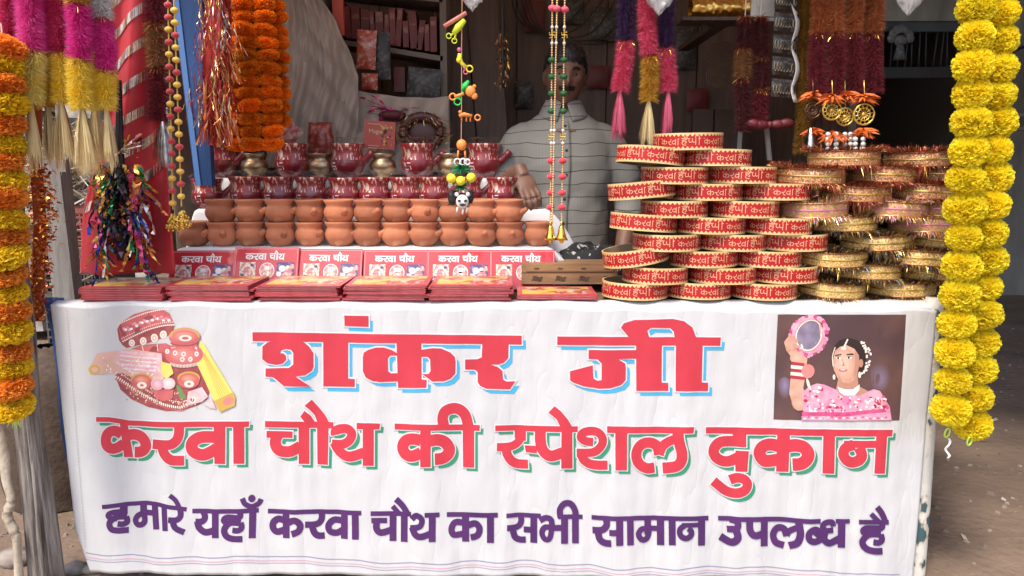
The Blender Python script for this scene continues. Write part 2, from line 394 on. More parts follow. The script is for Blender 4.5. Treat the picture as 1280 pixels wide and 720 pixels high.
def ribbon(pts, w, sub=5):
    pts = catmull(pts, sub) if len(pts) > 2 else pts
    Lp, Rp = [], []
    for i, p in enumerate(pts):
        a = pts[max(i - 1, 0)]; c = pts[min(i + 1, len(pts) - 1)]
        dx, dy = c[0] - a[0], c[1] - a[1]; l = math.hypot(dx, dy) or 1
        nx, ny = -dy / l * w / 2, dx / l * w / 2
        Lp.append((p[0] + nx, p[1] + ny)); Rp.append((p[0] - nx, p[1] - ny))
    return Lp, Rp
def grow_stroke(pts, e):
    if not e: return pts
    p = [tuple(q) for q in pts]
    def ext(a, c):
        l = math.hypot(a[0] - c[0], a[1] - c[1]) or 1
        return (a[0] + (a[0] - c[0]) / l * e, a[1] + (a[1] - c[1]) / l * e)
    p[0] = ext(p[0], p[1]); p[-1] = ext(p[-1], p[-2]); return p
def grow_poly(pts, e):
    if not e: return pts
    A = sum(a[0] * c[1] - c[0] * a[1] for a, c in zip(pts, pts[1:] + pts[:1]))
    s = 1 if A > 0 else -1; out = []
    n = len(pts)
    for i in range(n):
        a, p, c = pts[i - 1], pts[i], pts[(i + 1) % n]
        d1 = (p[0] - a[0], p[1] - a[1]); d2 = (c[0] - p[0], c[1] - p[1])
        l1 = math.hypot(*d1) or 1; l2 = math.hypot(*d2) or 1
        n1 = (d1[1] / l1 * s, -d1[0] / l1 * s); n2 = (d2[1] / l2 * s, -d2[0] / l2 * s)
        m = (n1[0] + n2[0], n1[1] + n2[1]); q = 1 + n1[0] * n2[0] + n1[1] * n2[1]
        q = max(q, .45)
        out.append((p[0] + m[0] / q * e, p[1] + m[1] / q * e))
    return out
def pieces(ox, oy, s, items):
    """zoomed tracing units to photo pixels; item = list of points (polygon) or (points, width)"""
    out = []
    for it in items:
        if isinstance(it, tuple): out.append(([(ox + x / s, oy + y / s) for x, y in it[0]], it[1] / s))
        else: out.append([(ox + x / s, oy + y / s) for x, y in it])
    return out
def print_layer(name, its, m, parent, lift, e=0.0, off=(0, 0), step=.00003, colours=None):
    """ink on the vinyl: each shape follows the folds of the sheet"""
    mb = MB(); lv = list(range(len(its)))
    if colours is not None and len(its) > 12:       # overprinted shapes: one thin level above whatever lies beneath
        bb = []
        for k, it in enumerate(its):
            q = it[0] if isinstance(it, tuple) else it; w = it[1] / 2 if isinstance(it, tuple) else 0
            r_ = (min(p[0] for p in q) - w, min(p[1] for p in q) - w, max(p[0] for p in q) + w, max(p[1] for p in q) + w)
            lv[k] = 1 + max([lv[j] for j, o in enumerate(bb) if o[0] < r_[2] and r_[0] < o[2] and o[1] < r_[3] and r_[1] < o[3]] or [0]); bb.append(r_)
    for k, it in enumerate(its):
        mi = 0
        if colours is not None: mi = colours[k]
        bm = bmesh.new()
        if isinstance(it, tuple):
            Lp, Rp = ribbon(grow_stroke(it[0], e), it[1] + 2 * e)
            vs = [bm.verts.new((P(x + off[0], y + off[1], 0).x, 0, P(x + off[0], y + off[1], 0).z)) for x, y in Lp + Rp]
            n = len(Lp)
            for i in range(n - 1):
                try: bm.faces.new((vs[i], vs[i + 1], vs[n + i + 1], vs[n + i]))
                except ValueError: pass
        else:
            q = grow_poly(it, e)
            vs = [bm.verts.new((P(x + off[0], y + off[1], 0).x, 0, P(x + off[0], y + off[1], 0).z)) for x, y in q]
            bm.faces.new(vs); bm.normal_update()
            bmesh.ops.triangulate(bm, faces=bm.faces[:], ngon_method='EAR_CLIP')
        for ax, st in ((0, .010), (2, .05)):
            lo = min(v.co[ax] for v in bm.verts); hi = max(v.co[ax] for v in bm.verts)
            q = math.floor(lo / st) * st + st
            while q < hi:
                co = Vector((0, 0, 0)); co[ax] = q; no = Vector((0, 0, 0)); no[ax] = 1
                bmesh.ops.bisect_plane(bm, geom=bm.verts[:] + bm.edges[:] + bm.faces[:], plane_co=co, plane_no=no)
                q += st
        bm.verts.index_update()
        vv = [(v.co.x, wave(v.co.x, v.co.z) - lift - step * lv[k], v.co.z) for v in bm.verts]
        ff = []
        for f in bm.faces:
            idx = [v.index for v in f.verts]
            if f.normal.y > 0: idx = idx[::-1]
            ff.append(tuple(idx))
        mb.add(vv, ff, mi); bm.free()
    return mb.build(name, m, parent)

L1 = [[(316, 415), (652, 419.5), (652, 430.5), (316, 426)], [(430.6, 394), (461, 394.5), (461, 408), (431, 407)]]
L1 += pieces(310, 385, 6.26, [
    [(210, 250), (150, 270), (115, 300), (113, 400), (150, 430), (220, 443), (270, 435), (300, 405), (297, 370), (280, 355), (252, 352), (260, 330), (300, 318), (340, 325), (357, 350), (357, 440), (320, 468), (138, 472), (138, 535), (200, 540), (280, 610), (490, 612), (375, 533), (450, 522), (500, 490), (512, 460), (512, 350), (480, 300), (420, 250)],
    [(590, 250), (785, 250), (785, 548), (838, 552), (838, 612), (590, 612)]])
L1 += pieces(480, 385, 6.26, [
    [(118, 358), (60, 325), (0, 305), (-60, 305), (-120, 322), (-155, 345), (-162, 380), (-162, 490), (-140, 538), (-90, 565), (-30, 573), (118, 570), (118, 505), (55, 507), (35, 490), (32, 390), (50, 368), (118, 368)],
    [(100, 262), (292, 262), (295, 555), (335, 558), (333, 618), (112, 620)],
    [(285, 325), (380, 312), (450, 315), (520, 345), (555, 380), (560, 420), (558, 510), (520, 550), (470, 568), (380, 570), (300, 512), (350, 512), (366, 490), (362, 400), (345, 380), (285, 378)],
    [(770, 270), (975, 270), (972, 390), (940, 425), (900, 440), (830, 440), (890, 460), (925, 490), (932, 560), (960, 575), (1028, 572), (985, 635), (800, 628), (750, 605), (733, 580), (733, 500), (710, 482), (635, 480), (635, 402), (730, 400), (765, 385)]])
L1 += pieces(690, 385, 5.818, [
    [(38, 205), (1226, 212), (1222, 272), (38, 266)],
    [(560, 212), (500, 140), (520, 110), (600, 85), (880, 78), (960, 95), (1020, 140), (1047, 212), (890, 212), (885, 170), (860, 145), (720, 140), (690, 160), (705, 212)],
    [(610, 255), (797, 255), (795, 540), (843, 542), (843, 600), (610, 597)],
    [(265, 303), (618, 303), (618, 365), (480, 368), (530, 400), (535, 430), (533, 520), (500, 555), (420, 578), (340, 582), (230, 565), (150, 535), (130, 520), (130, 455), (295, 415), (300, 510), (330, 525), (358, 520), (360, 400), (330, 370), (265, 367)],
    [(900, 255), (1095, 255), (1088, 540), (1135, 543), (1133, 603), (897, 600)]])
L2 = pieces(110, 490, 5.818, [
    [(65, 178), (160, 178), (300, 203), (500, 210), (1175, 210), (1172, 250), (520, 248), (300, 240), (160, 212), (65, 212)],
    [(232, 195), (294, 235), (335, 468), (268, 470)],
    ([(250, 305), (210, 280), (175, 281), (148, 305), (138, 345), (148, 383), (180, 405), (220, 400), (265, 372)], 74),
    ([(300, 310), (340, 303), (385, 315), (417, 345), (428, 385), (413, 415), (385, 430), (346, 431)], 78),
    ([(670, 235), (671, 290), (655, 340), (615, 372), (560, 376), (480, 371)], 70), ([(550, 365), (555, 415), (580, 457), (620, 485), (665, 489), (709, 488)], 70),
    ([(935, 322), (880, 320), (820, 325), (775, 350), (761, 385), (775, 423), (820, 447), (870, 443), (940, 405)], 84),
    [(920, 240), (1003, 240), (1005, 515), (928, 513)], [(1060, 240), (1140, 240), (1143, 514), (1066, 512)]])
L2 += pieces(320, 490, 6.547, [
    [(75, 236), (635, 243), (635, 293), (75, 286)], [(830, 243), (1018, 250), (1013, 298), (828, 293)],
    [(88, 316), (300, 320), (300, 372), (88, 370)], ([(180, 345), (160, 400), (168, 445), (200, 475), (250, 485), (300, 475), (365, 440)], 90),
    [(350, 280), (437, 280), (438, 585), (352, 583)], [(500, 280), (595, 280), (590, 590), (505, 588)],
    [(400, 108), (458, 60), (520, 130), (570, 190), (602, 250), (505, 250), (480, 185), (440, 140)], [(365, 198), (400, 150), (450, 190), (487, 250), (408, 250)],
    ([(655, 345), (652, 315), (690, 295), (750, 293), (786, 325), (782, 365), (750, 402), (700, 420), (625, 420)], 74),
    ([(645, 405), (680, 467), (730, 508), (790, 515), (890, 482)], 82), [(880, 285), (968, 285), (968, 592), (880, 590)]])
L2 += pieces(485, 490, 6.545, [
    [(57, 252), (752, 265), (748, 312), (57, 300)], [(268, 290), (352, 290), (352, 600), (268, 600)],
    ([(272, 385), (220, 374), (165, 380), (132, 410), (124, 450), (140, 488), (175, 511), (220, 508), (275, 482)], 92),
    ([(345, 388), (400, 380), (455, 395), (490, 430), (502, 470), (485, 508), (445, 533), (386, 537)], 94),
    [(612, 305), (705, 305), (705, 610), (615, 608)], ([(458, 270), (449, 205), (470, 152), (530, 128), (590, 142), (635, 192), (658, 280)], 86)])
L2 += pieces(610, 500, 6.547, [
    [(60, 205), (732, 208), (732, 255), (60, 250)],
    ([(264, 240), (266, 300), (245, 345), (200, 374), (140, 382), (73, 381)], 66), [(218, 245), (309, 245), (309, 330), (270, 340), (218, 310)],
    ([(150, 388), (155, 435), (185, 487), (230, 518), (275, 524), (327, 522)], 74), [(300, 370), (400, 370), (400, 430), (310, 425)],
    ([(428, 240), (428, 330), (445, 395), (480, 436), (530, 447), (610, 420)], 88), [(600, 245), (688, 245), (690, 553), (597, 550)],
    [(493, 97), (545, 45), (600, 90), (650, 150), (690, 215), (592, 215), (560, 150)]])
L2 += pieces(700, 500, 6.545, [
    ([(268, 335), (210, 329), (170, 300), (182, 264), (235, 246), (300, 252), (340, 290), (345, 340), (315, 388), (260, 420), (135, 425)], 68),
    ([(172, 425), (190, 477), (240, 512), (300, 521), (385, 521)], 74), [(382, 205), (1093, 215), (1088, 265), (382, 258)], [(448, 250), (545, 250), (542, 560), (448, 558)],
    ([(768, 542), (700, 545), (640, 505), (618, 440), (635, 380), (680, 343), (740, 340), (790, 370), (806, 438)], 84),
    ([(955, 245), (970, 340), (990, 420), (985, 488), (940, 533), (834, 545)], 88), ([(806, 438), (832, 372), (888, 328), (965, 305)], 74)])
L2 += pieces(870, 520, 4.923, [
    [(60, 68), (300, 68), (600, 72), (1205, 80), (1200, 120), (600, 112), (60, 106)],
    [(225, 100), (305, 100), (303, 178), (225, 170)], ([(305, 154), (170, 154), (122, 180), (107, 220), (125, 254), (165, 275), (210, 272), (270, 240)], 64),
    [(240, 208), (320, 210), (310, 335), (238, 335)], ([(205, 388), (250, 373), (293, 383), (310, 415), (290, 450), (240, 467), (180, 455), (105, 396)], 58),
    [(495, 102), (572, 102), (563, 337), (488, 335)], ([(500, 178), (450, 170), (405, 185), (386, 220), (400, 254), (430, 272), (500, 262)], 74),
    ([(562, 178), (610, 172), (655, 185), (680, 220), (670, 258), (635, 285), (587, 290)], 76),
    [(775, 108), (845, 108), (840, 345), (768, 342)], [(900, 143), (1110, 145), (1110, 188), (900, 185)],
    ([(960, 167), (910, 188), (896, 225), (915, 260), (950, 276), (990, 263), (1009, 230), (992, 185)], 64), [(1100, 115), (1168, 115), (1150, 345), (1085, 343)]])
L3 = pieces(120, 600, 5.818, [
    ([(55, 188), (250, 170), (400, 160), (560, 185), (668, 202)], 28), ([(207, 178), (207, 222)], 50), ([(232, 222), (130, 228), (100, 248), (125, 272), (160, 272)], 36),
    ([(228, 262), (160, 262), (110, 300), (122, 345), (165, 358), (242, 358)], 40), ([(225, 262), (232, 298), (205, 314), (168, 310)], 38),
    ([(352, 170), (352, 262)], 46), ([(360, 235), (315, 250), (292, 285), (305, 316), (335, 320), (360, 295), (358, 250)], 38), ([(350, 228), (445, 230)], 38), ([(437, 172), (450, 346)], 42),
    ([(508, 178), (518, 353)], 38), ([(622, 190), (628, 245), (600, 275), (542, 274)], 38), ([(572, 270), (590, 330), (655, 364)], 40), ([(550, 100), (590, 135), (622, 195)], 30),
    ([(712, 215), (1185, 215)], 30), ([(790, 222), (802, 262), (780, 290), (735, 292)], 42), ([(748, 290), (762, 338), (810, 366), (880, 348)], 45), ([(878, 220), (880, 405)], 46),
    ([(1055, 222), (1052, 260), (965, 258), (940, 280), (970, 306)], 38), ([(1062, 298), (985, 298), (945, 345), (960, 392), (1005, 412), (1075, 412)], 42), ([(1062, 298), (1070, 332), (1045, 352), (1005, 350)], 38),
    ([(1145, 180), (1145, 408)], 46), ([(1072, 125), (1092, 165), (1140, 185), (1186, 165), (1203, 135)], 34),
    [(1138 + 24 * math.cos(a * PI / 6), 127 + 26 * math.sin(a * PI / 6)) for a in range(12)]])
KARWA = [([(90, 222), (768, 230)], 30), ([(222, 230), (225, 412)], 46), ([(220, 290), (170, 276), (130, 302), (128, 345), (160, 370), (225, 348)], 46), ([(235, 305), (285, 285), (325, 318), (315, 362), (266, 383)], 44),
         ([(478, 232), (478, 280), (445, 315), (362, 318)], 42), ([(408, 315), (425, 372), (455, 398), (500, 398)], 44), ([(635, 290), (570, 285), (530, 322), (540, 366), (590, 378), (640, 350)], 44), ([(645, 232), (645, 418)], 46), ([(725, 232), (727, 420)], 46)]
CHAUTH = [([(840, 232), (1130, 232)], 30), ([(845, 282), (955, 282)], 36), ([(885, 285), (880, 338), (915, 370), (1000, 345)], 45), ([(1000, 235), (1000, 428)], 46), ([(1082, 235), (1082, 430)], 46), ([(1022, 130), (1070, 175), (1107, 232)], 42), ([(998, 180), (1045, 232)], 34),
          ([(1138, 268), (1170, 240), (1210, 268), (1195, 318), (1128, 330)], 38), ([(1140, 325), (1165, 378), (1210, 390), (1285, 365)], 44), ([(1232, 238), (1335, 238)], 30), ([(1285, 240), (1285, 428)], 46)]
L3 += pieces(320, 600, 5.818, KARWA + CHAUTH)
L3 += pieces(540, 610, 6.4, [
    ([(122, 202), (525, 208)], 34), ([(268, 210), (270, 415)], 52), ([(262, 272), (190, 263), (158, 312), (178, 362), (262, 352)], 46), ([(282, 292), (345, 272), (380, 310), (365, 366), (312, 384)], 48), ([(468, 210), (468, 422)], 52),
    ([(597, 214), (868, 214)], 32), ([(710, 218), (712, 270), (680, 308), (602, 312)], 44), ([(645, 310), (660, 380), (700, 408), (748, 408)], 46), ([(735, 328), (805, 328)], 44), ([(813, 216), (813, 428)], 50),
    ([(862, 250), (912, 224), (953, 245), (955, 310)], 42), ([(950, 300), (900, 300), (878, 345), (900, 392), (940, 385), (957, 300)], 40), ([(955, 305), (1045, 305)], 44), ([(1008, 218), (1200, 220)], 32), ([(1058, 220), (1058, 428)], 52),
    ([(1145, 222), (1145, 428)], 50), ([(1026, 222), (1022, 160), (1060, 114), (1110, 120), (1142, 170), (1148, 225)], 46)])
L3 += pieces(720, 610, 7.111, [
    ([(137, 246), (1172, 261)], 36), ([(262, 250), (265, 310), (225, 352), (145, 358)], 54), ([(190, 358), (205, 432), (250, 464), (303, 464)], 56), ([(290, 372), (375, 372)], 48), ([(380, 252), (380, 482)], 60), ([(475, 255), (477, 482)], 56),
    ([(632, 260), (632, 395)], 56), ([(640, 350), (580, 350), (550, 395), (580, 442), (625, 432), (645, 370)], 46), ([(640, 345), (745, 348)], 42), ([(745, 260), (745, 488)], 60), ([(847, 262), (848, 488)], 56),
    ([(935, 315), (1095, 315)], 36), ([(955, 318), (917, 350), (920, 402), (965, 430), (1008, 412), (1018, 372), (990, 345)], 46), ([(1112, 270), (1108, 494)], 60), ])
L3 += pieces(880, 620, 5.333, [
    ([(92, 142), (765, 155)], 28), ([(170, 148), (215, 162), (212, 205), (150, 213)], 40), ([(205, 212), (218, 268), (175, 298), (105, 262)], 46), ([(298, 148), (300, 218), (335, 253), (395, 235)], 44), ([(397, 150), (394, 322)], 46),
    ([(526, 320), (475, 302), (457, 250), (485, 208), (528, 212), (545, 258)], 42), ([(545, 255), (560, 225), (615, 195)], 36), ([(618, 150), (630, 235), (610, 298), (560, 320)], 44),
    ([(775, 240), (730, 208), (688, 230), (688, 272), (730, 286), (785, 262)], 40), ([(710, 222), (758, 262)], 18),
    ([(852, 190), (842, 162), (800, 165), (778, 192), (800, 215), (850, 215)], 34), ([(800, 212), (788, 272), (830, 298), (905, 262)], 42), ([(870, 157), (960, 157)], 26), ([(908, 160), (903, 328)], 46)])
HAI = [([(1020, 158), (1215, 160)], 26), ([(1140, 60), (1170, 100), (1195, 158)], 36), ([(1100, 105), (1148, 155)], 30), ([(1168, 162), (1165, 196), (1065, 200), (1045, 222), (1090, 236)], 36), ([(1160, 236), (1085, 240), (1040, 285), (1060, 328), (1105, 345), (1168, 345)], 40), ([(1160, 238), (1168, 272), (1145, 290), (1112, 288)], 36)]
L3 += pieces(880, 620, 5.333, HAI)
M_red = mat('banner_red_ink', (.60, .042, .068), (.53, .036, .056), scale=5, rough=.5)
M_blue = mat('banner_blue_ink', (.06, .40, .66), rough=.5)
M_green = mat('banner_green_ink', (.035, .28, .15), rough=.5)
M_purple = mat('banner_purple_ink', (.090, .024, .135), (.068, .019, .115), scale=6, rough=.5)
M_halo = mat('banner_white_ink', (.68, .68, .70), rough=.5)
for nm, Ls, sm, ex in (('headline_lettering', L1, M_blue, 1.9), ('second_line_lettering', L2, M_green, 1.5)):
    hd = print_layer(nm, Ls, M_red, bn, .0034)
    print_layer('letter_outline', Ls, M_halo, hd, .0021, e=ex)
    print_layer('letter_shadow', Ls, sm, hd, .0008, off=(5.2, 6.2) if sm is M_blue else (4.4, 4.8))
print_layer('third_line_lettering', L3, M_purple, bn, .0010, e=.25)
# printed border lines
lo = [(108 + i * 10.25, 690 + i * .235 + 1.2 * math.sin(i * .9) + 2 * math.sin(i * .21)) for i in range(100)]
print_layer('border_line', [(lo, 1.3), ([(x, y + 5) for x, y in lo], 1.0), ([(x, y + 8) for x, y in lo], .8)], [mat('border_ink', (.30, .30, .42), rough=.6), mat('border_ink_red', (.62, .35, .42), rough=.6)], bn, .0008, colours=[0, 1, 0])
dash = [([(83 + (i * 4) * .083, 388 + i * 4), (83 + (i * 4 + 2.4) * .083, 388 + i * 4 + 2.4)], .55) for i in range(74)]
print_layer('stitch_line', dash, mat('grey_thread', (.34, .33, .35), rough=.8), bn, .0008)

# --- picture of a woman looking through a sieve (right)
def ell(cx, cy, rx, ry, rot=0, n=28):
    c, s = math.cos(R(rot)), math.sin(R(rot))
    return [(cx + rx * math.cos(2 * PI * i / n) * c - ry * math.sin(2 * PI * i / n) * s, cy + rx * math.cos(2 * PI * i / n) * s + ry * math.sin(2 * PI * i / n) * c) for i in range(n)]
PAL = {}
def ink(nm, c, c2=None, sc=14):
    return mat('ink_' + nm, c, c2, scale=sc, rough=.5)
def radial(cx, cy, rx, ry, rot, c0, c1, n=7, dx=0, dy=0, key=''):
    out = []
    for i in range(n):
        f = i / (n - 1); k = 1 - f * .82
        out.append((ink('%s%d' % (key, i), tuple(a + (b_ - a) * f for a, b_ in zip(c0, c1))), ell(cx + dx * f, cy + dy * f, rx * k, ry * k, rot, 24)))
    return out
def picture(name, ox, oy, s, seq, parent):
    names = []; ms = []; its = []; cols = []
    for m, it in seq:
        if m.name not in names: names.append(m.name); ms.append(m)
        its.append(it); cols.append(names.index(m.name))
    return print_layer(name, pieces(ox, oy, s, its), ms, parent, .0010, step=.00006, colours=cols)
i_bg = ink('brown', (.15, .075, .065), (.085, .045, .05), 5); i_lav = ink('lavender', (.20, .15, .27), (.12, .08, .13), 20)
i_pink = ink('pink', (.72, .22, .38), (.80, .45, .55), 30); i_hot = ink('hot_pink', (.66, .10, .27), (.5, .05, .16), 40)
i_skin = ink('skin', (.68, .40, .30), (.56, .29, .21), 34); i_skin2 = ink('skin_dim', (.50, .25, .18)); i_hair = ink('hair', (.03, .018, .018)); i_cr = ink('cream', (.85, .76, .66)); i_dred = ink('bangle_red', (.42, .03, .045))
i_mesh = ink('sieve_mesh', (.28, .24, .33), (.20, .16, .24), 30); i_cor = ink('coral', (.78, .25, .23)); i_lip = ink('lip', (.55, .10, .12)); i_w = ink('white', (.85, .83, .83))
seq = [(i_bg, [(60, 40), (855, 40), (815, 697), (32, 690)]), ] + radial(690, 430, 66, 90, 0, (.135, .075, .08), (.22, .16, .26), 6, 0, 10, 'lav_glow') + radial(105, 480, 45, 80, 0, (.135, .075, .08), (.24, .19, .32), 6, 0, 0, 'lav_side')
r2 = random.Random(4)
for k in range(34):
    a = 2 * PI * k / 34; x = 252 + 112 * math.cos(a) * .96 - 18 * math.sin(a); y = 170 + 118 * math.sin(a)
    seq.append((i_pink if k % 3 else i_hot, ell(x, y, 20 + r2.uniform(-4, 4), 15, r2.uniform(0, 90), 9)))
seq += [(i_pink, ell(250, 170, 100, 112, -18)), (i_cor, ell(252, 168, 86, 106, 22)), (i_cr, ell(252, 167, 79, 100, 22)), (i_mesh, ell(252, 166, 72, 93, 22)),
        (i_skin, [(98, 210), (130, 170), (152, 168), (185, 200), (182, 215), (160, 222), (200, 236), (196, 250), (165, 252), (205, 285), (240, 310), (235, 345), (150, 345), (140, 300), (112, 262)]),
        *radial(185, 560, 42, 70, 8, (.62, .35, .25), (.78, .50, .38), 6, -6, -5, 'arm_tone'), *radial(175, 310, 40, 34, 0, (.62, .35, .25), (.74, .46, .35), 4, 0, 0, 'wrist_tone'), (i_skin2, [(100, 205), (152, 198), (152, 206), (103, 214)]), (i_skin2, [(108, 246), (164, 240), (164, 246), (112, 254)]), (i_skin2, [(116, 262), (170, 258), (170, 264), (120, 270)]), (i_skin2, [(112, 232), (166, 222), (166, 229), (116, 240)]),
        (i_skin, [(146, 330), (235, 330), (225, 430), (212, 490), (238, 560), (236, 606), (210, 630), (175, 632), (150, 600), (128, 530), (138, 420)])]
for k in range(5): seq.append((i_dred if k % 2 == 0 else i_cr, [(142 - k * 1.2, 332 + k * 21), (222, 340 + k * 21), (222, 358 + k * 21), (141 - k * 1.2, 352 + k * 21)]))
seq += [(i_cr, ell(245, 470, 9, 40, -15)), (i_cor, ell(243, 388, 41, 43))]
seq += [(i_pink, [(205, 520), (250, 480), (300, 465), (345, 472), (400, 495), (470, 530), (600, 520), (650, 500), (690, 512), (720, 560), (750, 610), (762, 692), (200, 690), (212, 640)]),
        (i_skin2, [(430, 430), (548, 395), (556, 480), (620, 515), (560, 540), (440, 530), (415, 500)]),
        (i_w, [(425, 485), (470, 500), (520, 500), (563, 470), (560, 505), (530, 536), (470, 538), (435, 515)]),
        (i_hair, [(398, 300), (408, 235), (440, 198), (500, 182), (555, 200), (592, 245), (604, 320), (580, 405), (550, 400)]),
        (i_skin, [(412, 262), (440, 238), (480, 226), (530, 250), (558, 290), (562, 350), (550, 400), (525, 445), (490, 466), (455, 460), (425, 430), (405, 385), (394, 345), (402, 300)]),
        *radial(470, 345, 66, 104, -4, (.60, .33, .24), (.80, .53, .42), 8, -8, -4, 'face_tone'), *radial(425, 352, 16, 20, 0, (.72, .43, .33), (.80, .46, .38), 3, 0, 0, 'cheek'), (i_skin2, [(425, 395), (455, 455), (500, 466), (470, 474), (440, 455)]), (i_skin2, [(530, 262), (560, 300), (560, 350), (545, 405), (520, 440), (530, 380), (536, 320)]), (i_skin2, ell(572, 340, 14, 26)),
        (i_hair, [(412, 288), (448, 282), (452, 288), (414, 296)]), (i_hair, [(480, 282), (520, 278), (528, 288), (482, 289)]),
        (i_w, ell(432, 308, 15, 6)), (i_w, ell(498, 305, 18, 6)), (i_hair, ell(430, 308, 6, 6)), (i_hair, ell(495, 305, 7, 6)), (i_hair, [(415, 300), (432, 297), (450, 303), (432, 301)]), (i_hair, [(478, 300), (498, 295), (520, 301), (498, 299)]), (i_skin2, [(452, 300), (458, 345), (445, 352), (468, 358), (470, 348)]), (i_lip, ell(459, 383, 27, 9)), (i_w, ell(459, 380, 16, 3)),
        (i_cr, ([(490, 190), (466, 240)], 9)), (i_cr, ell(464, 248, 16, 9)), (i_cr, ell(404, 425, 8, 16)), (i_cr, ell(563, 412, 10, 20)), (i_cr, ([(400, 360), (395, 300), (412, 240)], 5))]
for k in range(46):
    t = r2.random(); x = 580 + 45 * math.sin(t * PI) + r2.uniform(-16, 14); y = 205 + t * 200
    seq.append((i_cr if k % 4 else i_w, ell(x, y, 7, 7, 0, 7)))
for k in range(170):
    x = r2.uniform(225, 735); y = r2.uniform(545, 640) if x > 330 else r2.uniform(490, 640)
    seq.append(((i_hot, i_pink, i_dred, i_cr, i_w, i_pink)[k % 6], ell(x, y, r2.uniform(5, 15), r2.uniform(4, 11), r2.uniform(0, 90), 8)))
seq += [(i_hot, [(200, 640), (480, 640), (715, 620), (730, 640), (480, 665), (205, 665)]), (i_pink, [(200, 664), (480, 668), (735, 642), (762, 692), (200, 690)])]
for k in range(22): seq.append(((i_cr, i_hot)[k % 2], ell(220 + k * 24, 676 + r2.uniform(-6, 6), 9, 6, 0, 7)))
picture('woman_picture', 960, 385, 4.967, seq, bn)
# --- picture of a worship plate, sieve and pot (left)
i_mar = ink('maroon', (.40, .10, .10), (.30, .06, .07), 40); i_red2 = ink('plate_red', (.62, .16, .16), (.55, .12, .13), 30); i_yel = ink('yellow', (.86, .68, .16)); i_tan = ink('tan', (.66, .42, .30), (.75, .45, .42), 24)
i_cloth = ink('pink_cloth', (.74, .42, .45), (.80, .60, .60), 50); i_leaf = ink('leaf', (.16, .28, .10)); i_oc = ink('ochre', (.62, .40, .09))
seq = [(i_mar, [(225, 462), (300, 300), (400, 262), (560, 250), (700, 330), (790, 430), (838, 560), (820, 610), (760, 650), (660, 680), (560, 684), (440, 660), (330, 610), (260, 550)]),
       (i_red2, [(300, 300), (400, 264), (560, 252), (620, 290), (560, 310), (420, 305)]), (i_cr, ([(400, 264), (410, 302)], 5)), (i_cr, ([(500, 256), (505, 300)], 5))]
for k in range(44):
    t = k / 43; x = 232 + 560 * t; y = 470 + 195 * math.sin(min(1, t * 1.25) * PI / 2) - max(0, t - .75) * 260
    seq += [(i_cr, ell(x, y - 4, 5, 11, 30 - 60 * t, 8)), (i_red2, ([(x - 9, y + 12), (x + 9, y + 14)], 7)), (i_cr, ell(x + 12, y - 36, 4.5, 4.5, 0, 7))]
for k in range(150):
    x = r2.uniform(300, 760); y = 560 + (x - 300) * .13 + r2.uniform(-70, 55); seq.append(((i_cr, i_cloth, i_oc, i_mar)[k % 4], ell(x, y, 4.6, 4.6, 0, 6)))
seq += [(i_yel, [(775, 235), (800, 250), (985, 565), (870, 625), (760, 390)]), (i_oc, [(865, 620), (990, 562), (1005, 600), (1000, 650), (905, 692)]), (i_cor, ell(960, 620, 38, 26, -20)), (i_cloth, [(800, 640), (850, 600), (880, 670), (840, 665)])]
for k in range(6): seq.append((i_oc, ([(790 + k * 6 - 10, 290 + k * 6), (905 + k * 13, 600 - k * 3)], 2.6)))
seq += [(i_tan, [(110, 315), (330, 290), (530, 315), (545, 470), (480, 500), (330, 470), (290, 442), (70, 452), (55, 420), (85, 370)]), (i_cloth, [(240, 300), (530, 318), (545, 480), (470, 490), (330, 440), (230, 380)]), (i_oc, ell(95, 420, 38, 30)), (i_tan, ell(100, 420, 22, 18))]
for k in range(9): seq.append((i_w if k % 2 else i_pink, ([(250 + k * 4, 315 + k * 14), (380, 330 + k * 13), (500, 335 + k * 13)], 4)))
for k in range(90): seq.append(((i_w, i_tan, i_pink, i_cloth)[k % 4], ell(r2.uniform(150, 525), r2.uniform(330, 460), r2.uniform(4, 13), 4, r2.uniform(0, 180), 7)))
seq += [(i_mar, [(240, 160), (262, 120), (345, 66), (440, 38), (530, 32), (580, 60), (612, 130), (600, 190), (440, 250), (300, 282), (272, 262), (250, 230)]),
        (i_red2, [(246, 150), (262, 120), (345, 66), (440, 38), (530, 32), (580, 58), (608, 128), (520, 138), (430, 165), (340, 205), (276, 238)])]
for k in range(26):
    t = k / 25; x = 250 + 330 * t; y = 128 - 96 * math.sin(t * PI / 2); seq.append((i_cr, ell(x, y, 6, 5, 0, 7)))
    x = 278 + 330 * t; y = 240 - 108 * math.sin(t * PI / 2); seq += [(i_cr, ell(x, y, 7, 5, 0, 7)), (i_cr, ell(x - 8, y - 18, 4, 4, 0, 6))]
    seq.append(((i_pink, i_w, i_cor)[k % 3], ell(285 + 290 * t, 170 - 85 * math.sin(t * PI / 2) + r2.uniform(-18, 18), 11, 9, 0, 8)))
for x, y, r_ in ((335, 250, 20), (408, 238, 22), (482, 217, 24), (540, 194, 22)): seq += [(i_cr, ell(x, y, r_, r_ * 1.15)), (i_tan, ell(x, y, r_ * .6, r_ * .7)), (i_cr, ell(x, y, r_ * .35, r_ * .4))]
seq += [(i_mar, ell(685, 400, 75, 30)), (i_red2, ell(675, 320, 122, 75)), (i_red2, [(595, 225), (765, 225), (755, 275), (600, 275)]), (i_red2, ell(678, 207, 100, 58)), (i_cor, ell(678, 200, 84, 44)), (i_cr, ell(684, 216, 40, 20)), (i_mar, ([(590, 245), (640, 262), (720, 262), (768, 242)], 8))]
